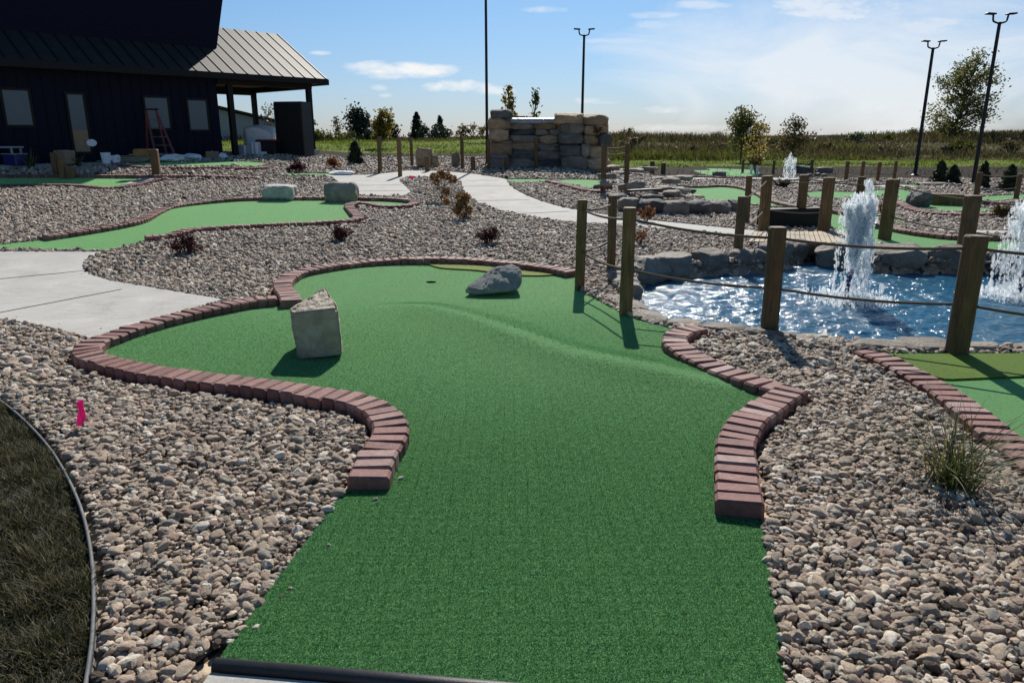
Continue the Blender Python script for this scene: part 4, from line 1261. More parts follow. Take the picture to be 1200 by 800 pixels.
# windows and door
def win(pxa, pxb, pya, pyb, name='window'):
    s0, s1 = s_at(pxb, 1.4), s_at(pxa, 1.4)
    sm = (s0 + s1) / 2; z1, z0 = z_on(sm, 0, pya), z_on(sm, 0, pyb)
    f = part(name, [bbox(s0 - .07, s0, -.03, .06, z0 - .07, z1 + .07), bbox(s1, s1 + .07, -.03, .06, z0 - .07, z1 + .07), bbox(s0, s1, -.03, .06, z1, z1 + .07), bbox(s0, s1, -.03, .06, z0 - .07, z0)], M['trim'])
    part('pane', [bbox(s0, s1, -.012, .018, z0, z1)], M['glass'], f)
    return s0, s1, z0, z1, f
win(7, 37, 106, 146.5); win(172, 198, 115, 150); win(222, 243, 118, 152)
s0, s1, z0, z1, f = win(82, 100, 111, 178, 'door')
part('kick_panel', [bbox(s0, s1, -.018, -.013, z0 + .02, z0 + (z1 - z0) * .38)], M['card'], f)
sd = (s0 + s1) / 2 - .28
th = np.linspace(0, 2 * math.pi, 20, endpoint=False)
cz = z_on(sd, 0, 167.5)
V = np.array([Bp(sd + .15 * math.cos(a), -.04, cz + .11 * math.sin(a)) for a in th] + [Bp(sd + .15 * math.cos(a), -.02, cz + .11 * math.sin(a)) for a in th])
tag(mk('door_sign', V, [tuple(range(20)), tuple(range(39, 19, -1))] + [(i, 20 + i, 20 + (i + 1) % 20, (i + 1) % 20) for i in range(20)], M['white'], loc=Bp(sd, -.04, cz)), 'white oval sign on the clubhouse door', 'sign')
# porch posts
pr_ = .09
for (s, t) in ((.0, .0), (.0, 4.3), (sw - .45, -.02)):
    part('porch_post', [bbox(s - pr_, s + pr_, t - pr_, t + pr_, .28 if s == 0 and t == 0 else 0, EZ - .16)], M['trim'])
part('post_footing', [bbox(-.2, .2, -.2, .2, 0, .30)], M['concrete'])
part('porch_beam', [bbox(-.09, sw, 4.2, 4.4, EZ - .45, EZ - .16), bbox(-.1, sw, -.1, .1, EZ - .36, EZ - .16), bbox(-.1, .1, .1, 4.2, EZ - .36, EZ - .16)], M['trim'])

# things round the clubhouse
def item(name, px, y, w_, d_, h, mat, label, cat, rot=0.0, extra=None, z=None, ch=.02):
    zb = (PAD if z is None else z)
    c = np.array([xat(px, y, zb + h / 2), y, zb])
    V, F = cbox(c + [0, 0, h / 2], (w_, d_, h), rotz(rot), ch)
    if extra is None:
        return tag(mk(name, V, F, mat, loc=c), label, cat)
    root = empty(name, c, label, cat); mk('body', V, F, mat, parent=root)
    for nm, off, dim, m2 in extra:
        V, F = cbox(c + rotz(rot) @ np.array(off), dim, rotz(rot), min(ch, min(dim) * .3)); mk(nm, V, F, m2, parent=root)
    return root
ang = math.atan2(u[1], u[0])
item('tall_cabinet', 345, 29.0, 1.15, .75, 2.05, M['black'], 'tall black cabinet standing by the corner porch post', 'cabinet', ang * 0 - .25,
     [('side_panel', (-.58, 0, 1.03), (.02, .74, 1.95), M['grey']), ('label_sticker', (-.4, -.385, .42), (.16, .01, .14), M['white']), ('label_sticker', (.4, -.385, .42), (.16, .01, .14), M['white']), ('door_leaf', (0, -.385, 1.1), (1.0, .012, 1.7), M['trim'])])
# wrapped pallet
c = np.array([xat(306, 29.6, 1.3), 29.6, PAD])
V, F = rock((1.25, 1.0, .95), 77, p=6, planes=3, rough=.035, sub=4); V[:, 2] += np.where(V[:, 2] > 0, .16 * (1 - (V[:, 0] / .7) ** 2), 0)
root = empty('wrapped_pallet', c, 'white plastic wrapped pallet load under the porch', 'pallet')
mk('wrap', V + c + [0, 0, .6], F, M['white'], parent=root, smooth=True)
V, F = join([cbox(c + [0, dy, .06], (1.25, .1, .1), None) for dy in (-.4, 0, .4)] + [cbox(c + [dx, 0, .125], (.14, 1.0, .025), None) for dx in (-.5, -.25, 0, .25, .5)])
mk('pallet_base', V, F, M['plank'], parent=root)
item('equipment_box', 315, 28.5, .8, .5, .62, M['black'], 'black and red equipment box in front of the wrapped pallet', 'box', -.2, [('lid', (0, 0, .655), (.78, .48, .07), M['red']), ('label_sticker', (-.1, -.255, .2), (.3, .01, .1), M['white'])])
item('carton', 300.5, 28.2, .26, .26, .6, M['white'], 'upright white carton left of the black and red box', 'box', -.2, [('tape', (0, -.132, .3), (.05, .006, .56), M['grey'])])
item('carton', 288, 28.2, .45, .35, .5, M['grey'], 'grey carton at the left end under the porch', 'box', .2, [('tape', (0, -.177, .25), (.05, .006, .46), M['white'])])
item('carton', 249, 26.5, .42, .3, .3, M['card'], 'brown carton on the ground below the third window', 'box', .3, [('tape', (0, 0, .302), (.05, .3, .006), M['white'])])
item('carton', 76, 22.6, .5, .35, .4, M['card'], 'wide brown carton left of the clubhouse door', 'box', -.4, [('tape', (0, 0, .402), (.05, .35, .006), M['white'])])
item('storage_tub', 18, 21.8, .55, .36, .3, M['blue'], 'blue tub under a grey board at the left edge of the photo', 'tub', -.4, [('lid', (0, 0, .315), (.6, .4, .03), M['grey'])])
item('storage_tub', 212, 25.4, .55, .36, .16, M['grey'], 'low grey tub in the clutter by the red ladder', 'tub', -.4, [('lid', (0, 0, .17), (.6, .4, .02), M['white'])])
# bench top at left edge
c = np.array([xat(2, 21.9, 1.2), 21.9, PAD]); root = empty('work_table', c, 'grey board table cut by the left edge of the photo', 'table')
V, F = cbox(c + [0, 0, .5], (1.0, .5, .05), None); mk('tabletop', V, F, M['grey'], parent=root)
for dx in (-.42, .42):
    for dy in (-.2, .2):
        V, F = cbox(c + [dx, dy, .237], (.05, .05, .475), None); mk('leg', V, F, M['grey'], parent=root)
# bucket
c = np.array([xat(124, 23.0, 1), 23.0, PAD]); root = empty('bucket', c, 'small white bucket right of the clubhouse door', 'bucket')
V, F = tube([c, c + [0, 0, .3], c + [0, 0, .33]], [.11, .14, .145], 18); mk('body', V, F, M['white'], parent=root)
th = np.linspace(0, math.pi, 9); V, F = tube([c + [.145 * math.cos(a), -.02, .31 + .1 * math.sin(a)] for a in th], .006, 5); mk('handle', V, F, M['black'], parent=root)
# planks
for k in range(5):
    c = np.array([xat(140 + 6 * k, 24.0, 1), 24.0 + .1 * k, PAD + .04 + .05 * k])
    V, F = cbox(c, (1.6 - .15 * k, .14, .04), rotz(.1 * k - .2)); tag(mk('plank', V, F, M['plank'], loc=c), 'loose timber plank in the pile by the clubhouse wall', 'plank', 'planks piled by the clubhouse wall')
# crumpled plastic
for k, (px, y, wd, lab) in enumerate([(200, 24.6, .9, 'crumpled white plastic sheet at the foot of the red ladder'), (225, 25.2, .7, 'crumpled pale plastic bag right of the red ladder'), (133, 23.3, .4, 'small crumpled pale bag left of the plank pile'), (262, 26.6, .35, 'small white bag near the clubhouse corner')]):
    c = np.array([xat(px, y, .9), y, PAD]); V, F = rock((wd, .5, .28), 90 + k, p=2.2, planes=12, rough=.3, sub=4); tag(mk('plastic_sheet', V + c + [0, 0, .12], F, M['white'], loc=c), lab, 'plastic sheet')
# ladder
c = np.array([xat(189, 24.9, 1.2), 24.9, PAD]); root = empty('stepladder', c, 'red A-frame stepladder leaning open before the second window', 'ladder')
Ht = zat(24.9, 129) - PAD
for sy, nm in ((-1, 'front_rail'), (1, 'rear_rail')):
    for sx in (-1, 1):
        V, F = tube([c + [.42 * sx * .8 + .25 * sy * -1, -.35 * sy * -1 * .6, 0], c + [.16 * sx - .18, 0, Ht]], .035, 6, sq=4); mk(nm, V, F, M['red'], parent=root)
for k in range(1, 6):
    f = k / 6.2; V, F = cbox(c + [.25 * (1 - f) - .18 * f, -.21 * (1 - f), Ht * f], (.68 * (1 - f) + .3 * f, .08, .025)); mk('step', V, F, M['metal'], parent=root)
V, F = cbox(c + [-.18, 0, Ht + .02], (.42, .2, .05)); mk('top_cap', V, F, M['black'], parent=root)
# grey shed far behind the porch
ps = at_y(262, 52, 1.0); pe = at_y(330, 58, 1.0)
gb = float(T(ps[0], ps[1])) - .2
r_ = (pe - ps); r_[2] = 0; L = np.linalg.norm(r_); r_ /= L; bk = np.array([-r_[1], r_[0], 0])
zt0, zt1 = zat(52, 121), zat(58, 145)
V = np.array([np.r_[ps[:2] - r_[:2] * 6, gb], np.r_[pe[:2], gb], np.r_[pe[:2], zt1], np.r_[ps[:2] - r_[:2] * 6, zt0 + (zt0 - zt1) * .3]]); V = np.vstack([V, V + bk * 6])
shed = empty('shed', (ps[0], ps[1], gb), 'long grey shed with sloping dark roof edge seen through the porch', 'building')
mk('wall', V, [(0, 1, 2, 3), (7, 6, 5, 4), (0, 4, 5, 1), (1, 5, 6, 2), (3, 7, 4, 0)], M['shed'], parent=shed)
rv = np.vstack([V[[3, 2, 6, 7]] + [0, 0, .15], V[[3, 2, 6, 7]] + [0, 0, .02]]); rv[[0, 1, 4, 5]] -= bk * .3; rv[[1, 2, 5, 6]] += r_ * .4
mk('roof', rv, [(0, 1, 2, 3), (7, 6, 5, 4), (0, 4, 5, 1), (1, 5, 6, 2), (2, 6, 7, 3), (3, 7, 4, 0)], M['trim'], parent=shed)

# timber obstacles on the clubhouse green
b = G(70, 210); root = empty('timber_obstacle', b, 'cluster of short timber posts bolted together on the clubhouse green', 'golf obstacle')
s = depth_of(b) / FPX
for (dx, dy, hh, wd) in ((-.16, .15, .72, .14), (.10, 0, .55, .15)):
    V, F = cbox(b + [dx, dy, hh / 2 - .03], (wd, wd, hh), rotz(.2), .02); mk('post', V, F, M['post'], parent=root)
V, F = cbox(b + [.30, .05, .14], (.22, .2, .34), rotz(.2), .02); mk('block', V, F, M['post'], parent=root)
V, F = cbox(b + [-.05, .2, .15], (.26, .14, .34), rotz(.2), .02); mk('block', V, F, M['post'], parent=root)
b = G(184, 206); root = empty('timber_obstacle', b, 'single timber post with a beam reaching left on the clubhouse green', 'golf obstacle')
hh = zat(b[1], 175) - b[2]
V, F = cbox(b + [0, 0, hh / 2 - .03], (.2, .2, hh + .06), rotz(.2), .02); mk('post', V, F, M['post'], parent=root)
V, F = cbox(b + [-.33, .02, hh - .08], (.45, .14, .16), rotz(.1), .02); mk('beam', V, F, M['post'], parent=root)

# pink marker flag
b = G(101, 508); root = empty('marker_flag', b, 'bright pink ribbon marker flag stuck in the gravel by the lawn', 'flag')
hf = zat(b[1], 470) - b[2]
V, F = tube([b + [0, 0, -.05], b + [-.008, 0, hf * .5], b + [-.014, 0, hf]], .0022, 6); mk('wire', V, F, M['metal'], parent=root)
fv = []
for j in range(7):
    for i in range(5):
        fv.append(b + [-.014 + (.046 - .012 * math.sin(j * 1.1)) * (i / 4) * (1 - .25 * (j == 6)) - .02 + .010 * math.sin(j * .9), .008 * math.sin(i * 2.2 + j * .5), hf * (1 - .72 * j / 6) - .008 * math.sin(i * 1.4)])
V = np.array(fv); F = [(j * 5 + i, j * 5 + i + 1, (j + 1) * 5 + i + 1, (j + 1) * 5 + i) for j in range(6) for i in range(4)]
mk('ribbon', np.vstack([V, V + [0, .0012, 0]]), F + [tuple(q + 35 for q in f[::-1]) for f in F], M['pink'], parent=root, smooth=True)
b = G(481, 216); root = empty('marker_flag', b, 'tiny pink marker flag at the edge of the middle path', 'flag')
V, F = tube([b, b + [0, 0, .22]], .004, 5); mk('wire', V, F, M['metal'], parent=root)
V, F = cbox(b + [.04, 0, .18], (.09, .006, .07), None, .002); mk('ribbon', V, F, M['pink'], parent=root)
# white board by the path
b = G(400, 206); V, F = rock((.75, .35, .12), 64, p=4, planes=8, rough=.1, sub=3)
tag(mk('plastic_sheet', V + b + [0, 0, .08], F, M['white'], loc=b), 'white sheet lying on the gravel left of the middle path', 'plastic sheet')

# ------------------------------------------------------------------ plants
def px_shrub(px, pyb, pyt, wpx, mat, label, seed, n=900, leaf=.03, **kw):
    b = G(px, pyb); s = depth_of(b) / FPX
    return shrub(kw.pop('name', 'shrub'), label, b, max(.1, zat(b[1], pyt) - b[2]), wpx * s, M[mat], n, leaf, seed=seed, **kw)
px_shrub(222, 299, 272, 40, 'leaf_red', 'small burgundy shrub in the gravel before the second green', 41, 1300, .019, stems=26)
px_shrub(401, 284, 264, 30, 'leaf_red', 'small burgundy shrub in the gravel below the right end of the second green', 42, 1300, .019, stems=26)
px_shrub(572, 288, 264, 30, 'leaf_red', 'small burgundy shrub between the nearest green and the middle path', 43, 1300, .019, stems=26)
px_shrub(347, 203, 189, 22, 'leaf_red', 'dark rounded shrub below the porch post', 44, 500, .05)
px_shrub(392, 199, 184, 22, 'leaf_rust', 'rusty shrub beside the middle path near the porch', 45, 500, .05)
px_shrub(1036, 252, 236, 22, 'leaf_rust', 'brown shrub in the gravel right of the pond fountain', 46, 500, .04)
px_shrub(1172, 256, 238, 26, 'leaf_brown', 'brown shrub left of the right-hand fountain', 47, 500, .04)
px_shrub(885, 204, 172, 26, 'leaf_gold', 'golden shrub before the distant bushy trees', 48, 700, .07)
px_shrub(757, 262, 240, 26, 'leaf_rust', 'orange dried plant behind the two near posts by the path', 49, 260, .035, cat='plant')
px_shrub(750, 290, 262, 22, 'leaf_rust', 'thin dried plant in the gravel behind the two near posts', 50, 120, .025, cat='plant')
px_shrub(917, 222, 209, 20, 'leaf_dark', 'dark low shrub before the small distant fountain', 51, 400, .05)

def dried_flowers(px, pyb, heads, label, seed):
    rg = np.random.default_rng(seed); b = G(px, pyb); root = empty('dried_hydrangea', b, label, 'plant')
    for (hx, hy, hr) in heads:
        y = b[1] + rg.uniform(-.12, .12); z = zat(y, hy); c = np.array([xat(hx, y, z), y, z])
        s = depth_of(c) / FPX; rr = hr * s
        V, F = tube(catmull([b + np.r_[rg.normal(size=2) * .03, -.02], (b + c) / 2 + np.r_[rg.normal(size=2) * .04, .04], c], 4), .006, 5); mk('stem', V, F, M['stem'], parent=root)
        dirs = rg.normal(size=(150, 3)); dirs /= np.linalg.norm(dirs, axis=1)[:, None]
        V, F = leaves(c + dirs * rr * rg.uniform(.6, 1, (150, 1)), rr * .28, rg, asp=.8); mk('flower_head', V, F, M['bloom_brown'], parent=root)
    n = 90; pos = b + np.stack([rg.normal(size=n) * .12, rg.normal(size=n) * .12, rg.uniform(.02, .35, n)], 1)
    V, F = leaves(pos, .03, rg); mk('foliage', V, F, M['leaf_brown'], parent=root)
dried_flowers(519, 238, [(508, 207, 5), (516, 204, 5.5), (524, 206, 5.5), (531, 210, 5), (512, 214, 4.5), (523, 224, 5)], 'dried brown flower heads on tall stems by the middle path', 61)
dried_flowers(543, 259, [(539, 230, 6), (546, 232, 6), (541, 240, 6.5), (549, 246, 5), (536, 246, 5.5), (544, 254, 5.5), (523, 236, 4.5)], 'dark brown dried flower heads nearer to the burgundy shrub', 62)

def grass_clump(px, pyb, pyt, wpx, label, seed, n=150, wid=.008, lean=1.15, name='grass_clump'):
    rg = np.random.default_rng(seed); b = G(px, pyb); s = depth_of(b) / FPX; H = (zat(b[1], pyt) - b[2]) * 1.25; W = wpx * s
    base = b + np.stack([rg.normal(size=n) * W * .08, rg.normal(size=n) * W * .08, np.full(n, .01)], 1)
    V, F = blades(base, rg.uniform(.5, 1.1, n) * H, np.full(n, wid) * rg.uniform(.7, 1.3, n), rg.uniform(.15, lean, n), 5, .7, rg)
    tag(mk(name, V, F, M['blade'], loc=b), label, 'grass plant')
grass_clump(1114, 573, 484, 165, 'spiky clump of green grass growing in the gravel at the right', 71, 170, .008, 2.2)
grass_clump(38, 199, 178, 22, 'spiky pale grass clump before the clubhouse, left of the timber posts', 72, 70, .02)
grass_clump(91, 196, 180, 20, 'small grass clump right of the short timber posts', 73, 50, .02)

# evergreens
for (px, pyb, pyt, w_, lab, sd_) in ((417, 193, 167, 16, 'dark clipped evergreen by the middle path', 1), (1100, 217, 190, 16, 'left one of the touching pair of dark evergreens beyond the pond', 2), (1116, 217, 195, 14, 'right one of the touching pair of dark evergreens beyond the pond', 3),
                                 (1150, 222, 191, 13, 'dark evergreen right of the nearest light pole on the right', 4), (1181, 226, 195, 18, 'dark evergreen nearest the right edge of the photo', 5)):
    b = G(px, pyb); s = depth_of(b) / FPX
    conifer('evergreen_shrub', lab, b, zat(b[1], pyt) - b[2], w_ * s, 3200, .05, seed=sd_, pw=.55)

def far_tree(px, y, pyt, wpx, mat, label, seed, n=2500, leaf=.12, shape='round', cb=.25, name='tree', kind='tree', group=None, **kw):
    z = float(T(xat(px, y, 1.2), y)); b = np.array([xat(px, y, z), y, z]); s = depth_of(b) / FPX
    if kind == 'con': return tag(conifer(name, label, b, zat(y, pyt) - z, wpx * s, n // 2, leaf, group, seed, pw=.7), None, 'tree')
    return tree(name, label, 'tree', b, zat(y, pyt) - z, wpx * s, M[mat], n, leaf, cb, group, shape, seed, **kw)
far_tree(1116, 95, 58, 74, 'leaf_green', 'tall leaning poplar tree on the horizon between the two right light poles', 101, 6200, .17, 'round', .05, clumps=120, spread=.045, tilt=.17)
far_tree(868, 46, 124, 34, 'leaf_green', 'bushy green tree on the right of the sky gap, tallest of the two small trees', 102, 1700, .10, cb=.35, clumps=34, spread=.11)
far_tree(884, 45.5, 140, 24, 'leaf_gold', 'golden leaved young tree against the taller green tree', 103, 750, .09, cb=.25, spread=.12)
far_tree(926, 46, 137, 36, 'leaf_brown', 'brownish rounded tree right of the golden young tree', 104, 1300, .09, cb=.3, clumps=34, spread=.1, stems=2)
far_tree(597, 38, 95, 22, 'leaf_gold', 'thin yellowing sapling rising behind the left of the rock waterfall', 105, 520, .10, 'column', .3, clumps=26, spread=.08)
far_tree(625, 38, 101, 20, 'leaf_green', 'sparse thin sapling rising behind the middle of the rock waterfall', 106, 260, .09, 'column', .3, clumps=22, spread=.08)
far_tree(421, 72, 128, 27, 'leaf_dark', 'broad dark cedar on the grass bank, left of the golden small tree', 107, 3200, .15, cb=.05, clumps=40, spread=.12)
far_tree(446, 42, 127, 20, 'leaf_gold', 'golden small tree on the grass bank behind the two path posts', 108, 1500, .10, cb=.3, spread=.12)
far_tree(394, 70, 134, 10, 'leaf_brown', 'thin bare little tree at the left end of the grass bank', 109, 260, .1, cb=.3)
far_tree(489, 70, 133, 18, None, 'dark pointed cedar in the middle of the grass bank', 110, 2600, .18, kind='con')
far_tree(516, 70, 137, 14, None, 'smaller spiky cedar right of the pointed cedar on the grass bank', 111, 1500, .18, kind='con')
far_tree(462, 72, 147, 18, 'leaf_dark', 'low dark bush on the bank crest between the cedars', 112, 900, .14, cb=.05)
far_tree(315, 52, 118, 16, 'leaf_brown', 'bare twiggy tree seen through the porch above the shed', 113, 120, .1, cb=.35)
far_tree(362, 60, 142, 18, 'leaf_brown', 'low brown bush right of the porch on the crest', 114, 500, .12, cb=.1)
# scrub in the field and on the bank
rs = random.Random(5)
spots = [(rs.uniform(735, 1230), rs.uniform(54, 108)) for _ in range(26)] + [(rs.uniform(372, 560), rs.uniform(56, 68)) for _ in range(9)]
for i, (px, y) in enumerate(spots):
    z = float(T(xat(px, y, 1.2), y)); b_ = np.array([xat(px, y, z), y, z]); big = rs.uniform(.7, 1.35)
    shrub('scrub_bush', 'low olive brown scrub bush in the rough field beyond the course', b_, .9 * big, 2.2 * big * rs.uniform(.7, 1.5), M[rs.choice(['leaf_brown', 'leaf_brown', 'leaf_dark', 'weedg'])], 420, .11, group='scrub bushes in the rough field', seed=700 + i, stems=9)
# staked saplings
for px, pyb, lab in ((880, 205, 'left young tree with a white trunk guard near the small fountain'), (887, 206, 'right young tree with a white trunk guard near the small fountain')):
    b = G(px, pyb); root = empty('young_tree', b, lab, 'tree')
    V, F = tube([b, b + [.02, 0, .8], b + [0, 0, 1.5]], [.03, .02, .01], 6); mk('trunk', V, F, M['bark'], parent=root)
    V, F = tube([b, b + [0, 0, .42]], .055, 10); mk('trunk_guard', V, F, M['white'], parent=root)
    rg = np.random.default_rng(int(px)); V, F = leaves(b + [0, 0, 1.2] + rg.normal(size=(160, 3)) * [.28, .28, .3], .05, rg); mk('crown', V, F, M['leaf_gold'], parent=root)

# ------------------------------------------------------------------ stuff: weeds, bank grass, lawn, gravel
def scatter(n, y0, y1, power=1.0, marg=.85):
    f = rng.uniform(0, 1, n); y = y0 + (y1 - y0) * f ** power
    x = rng.uniform(-1, 1, n) * y * marg
    return x, y
def clumpy(x, y, sc, o=0.0):
    return np.array([mnoise.fractal(Vector((a * sc + o, b * sc, .3)), 1.0, 2.0, 4) for a, b in zip(x, y)])
x, y = scatter(90000, 47, 125, 1.3)
s_ = 1 - sstep(1.5, 6.5, x); ok = (y > 48.5 + 5 * s_ * (1 + .4 * np.sin(x * .4))); x, y = x[ok], y[ok]
cl = clumpy(x, y, .09); k = cl > -.42 + .3 * rng.uniform(-1, 1, len(x)); x, y, cl = x[k], y[k], cl[k]
base = np.stack([x, y, T(x, y) - .05], 1)
lump = clumpy(x, y, .035, 4.0)
hh = np.clip((.5 + .8 * cl) * (1 + .8 * lump) + rng.uniform(-.2, .25, len(x)), .15, 1.3) * (1 - .5 * (1 - sstep(1.5, 6.5, x)))
V, F = blades(base, hh, .05 + .035 * y / 60 * rng.uniform(.6, 1.6, len(x)), rng.uniform(.05, .7, len(x)), 3, .5)
k2 = clumpy(x, y, .045, 7.0)
green_sel = (k2 + .12 * rng.normal(size=len(x)) > .02 + .35 * sstep(58, 95, y))
def sub_blades(sel):
    Vv, Ff = blades(base[sel], hh[sel], (.05 + .035 * y[sel] / 60) * rng.uniform(.6, 1.6, sel.sum()), rng.uniform(.1, 1.3, sel.sum()), 3, .5); return Vv, Ff
V, F = sub_blades(~green_sel); stuff(mk('dry_weeds', V, F, M['weed']), 'tall dry brown weeds covering the field up to the horizon', 'weeds')
V, F = sub_blades(green_sel); stuff(mk('green_weeds', V, F, M['weedg']), 'greener weeds at the near edge of the field', 'weeds')
# grass of the banks
x, y = scatter(60000, 34, 60, 1.2)
s_ = 1 - sstep(1.5, 6.5, x); nn = clumpy(x, y, .25, 3.0)
ok = ((s_ > .5) & (y > 36 + 2 * nn) & (y < 60)) | ((s_ <= .5) & (y > 41 + 2.5 * nn) & (y < 50))
ok &= ~((x < -7) & (y < 40))
x, y, nn = x[ok], y[ok], nn[ok]
base = np.stack([x, y, T(x, y) - .03], 1)
V, F = blades(base, rng.uniform(.06, .2, len(x)) * (1 + .7 * nn), np.full(len(x), .06), rng.uniform(.2, 1.0, len(x)), 2, .5)
stuff(mk('bank_grass', V, F, M['bank']), 'bright green grass on the banks behind the course', 'grass')

x, y = scatter(9000, 27, 44, 1.0); nn = clumpy(x, y, .5, 9.0); ok = nn + .25 * rng.normal(size=len(x)) > .12; ok &= ~((x < -6) & (y < 36)); x, y = x[ok], y[ok]
V, F = blades(np.stack([x, y, T(x, y) - .02], 1), rng.uniform(.05, .3, len(x)), np.full(len(x), .035), rng.uniform(.3, 1.4, len(x)), 2, .5)
stuff(mk('sparse_weeds', V, F, M['weed']), 'sparse dry tufts on the bare earth behind the course', 'weeds')

# lawn blades
nL = 150000
x = rng.uniform(-3.6, le[:, 0].max(), nL); y = rng.uniform(1.0, le[0][1], nL)
ok = inside(lawn_poly, x, y)
px_, py_, _ = proj(x, y, np.zeros(len(x))); ok &= (px_ > -320) & (py_ < 980)
x, y = x[ok], y[ok]
cl = np.array([mnoise.fractal(Vector((a * 5, b * 5, 2.0)), 1.0, 2.0, 4) for a, b in zip(x, y)])
V, F = blades(np.stack([x, y, np.full(len(x), -.005)], 1), np.clip(.042 + .05 * cl + rng.uniform(-.01, .025, len(x)), .015, .11), np.full(len(x), .0055) * rng.uniform(.6, 1.4, len(x)), rng.uniform(.2, 1.3, len(x)), 3, .6)
stuff(mk('lawn_grass', V, F, M['lawn']), 'dark short lawn grass in the lower left corner', 'grass')
lp = sheet('lawn_soil', lawn_poly, .004, M['soil'], .2, None, .02, excl=False); struct(lp)

# fibres of the nearest carpet: small tiles of real blades laid over it
def pile_tile(seed, size=.06, nb=620):
    rg = np.random.default_rng(seed)
    base = np.stack([rg.uniform(-size / 2, size / 2, nb), rg.uniform(-size / 2, size / 2, nb), np.full(nb, -.001)], 1)
    return blades(base, rg.uniform(.004, .0085, nb), rg.uniform(.0011, .0020, nb), rg.uniform(.1, 1.2, nb), 2, .4, rg)
tx, ty = np.meshgrid(np.arange(out[:, 0].min(), out[:, 0].max(), .058), np.arange(out[:, 1].min(), out[:, 1].max(), .058))
tx, ty = tx.ravel(), ty.ravel()
k = inside(out, tx, ty); core = k.copy()
for dx, dy in ((.03, .03), (-.03, .03), (.03, -.03), (-.03, -.03)): q_ = inside(out, tx + dx, ty + dy); k |= q_; core &= q_
fp = xy([(499, 307), (540, 305.5), (600, 308), (640, 313), (665, 321), (640, 325.5), (600, 324), (560, 319.5), (515, 316)])
k &= ~inside(fp, tx, ty) & (np.hypot(tx - cup[0], ty - cup[1]) > .075)
tx, ty, core = tx[k], ty[k], core[k]
tz = T(tx, ty) + .018 + ridge_z(tx, ty)
e_ = .02
gx_s = (ridge_z(tx + e_, ty) - ridge_z(tx - e_, ty)) / (2 * e_); gy_s = (ridge_z(tx, ty + e_) - ridge_z(tx, ty - e_)) / (2 * e_)
tiles = [pile_tile(900 + q) for q in range(6)]
pick = rng.integers(0, 6, len(tx)); turn = rng.integers(0, 4, len(tx))
Vt = np.empty((len(tx), tiles[0][0].shape[0], 3), np.float32); Ft = tiles[0][1]
for q in range(6):
    for r_ in range(4):
        w_ = np.where((pick == q) & (turn == r_))[0]
        if not len(w_): continue
        tv = tiles[q][0] @ rotz(r_ * math.pi / 2).T
        Z_ = tv[None, :, 2] + tz[w_, None] + gx_s[w_, None] * tv[None, :, 0] + gy_s[w_, None] * tv[None, :, 1]
        Vt[w_] = np.stack([tv[None, :, 0] + tx[w_, None], tv[None, :, 1] + ty[w_, None], Z_], 2)
nv = Vt.shape[1]
Fall = (np.arange(len(tx))[:, None, None] * nv + Ft[None]).reshape(-1, 3)
# the pile is thinned with distance to imitate the brighter backlit carpet farther off
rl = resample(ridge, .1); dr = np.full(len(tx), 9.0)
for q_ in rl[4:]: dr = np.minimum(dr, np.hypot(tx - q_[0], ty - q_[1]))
thin = np.maximum(.66 * sstep(2.6, 5.2, ty) + .27 * sstep(5.2, 7.5, ty), .97 * np.exp(-(dr / .19) ** 2))          # blades dropped along the ridge to imitate a bright crest highlight
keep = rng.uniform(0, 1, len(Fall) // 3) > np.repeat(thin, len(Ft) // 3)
edge_b = np.repeat(~core, len(Ft) // 3)
bx = Vt[:, 0::5, 0].ravel(); by = Vt[:, 0::5, 1].ravel()
keep[edge_b] &= inside(out, bx[edge_b], by[edge_b])
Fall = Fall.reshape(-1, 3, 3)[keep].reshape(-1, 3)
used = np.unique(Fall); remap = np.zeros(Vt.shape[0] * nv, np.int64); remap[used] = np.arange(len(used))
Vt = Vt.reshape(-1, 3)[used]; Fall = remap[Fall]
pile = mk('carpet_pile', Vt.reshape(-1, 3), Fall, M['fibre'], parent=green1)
pile['kind'] = 'stuff'

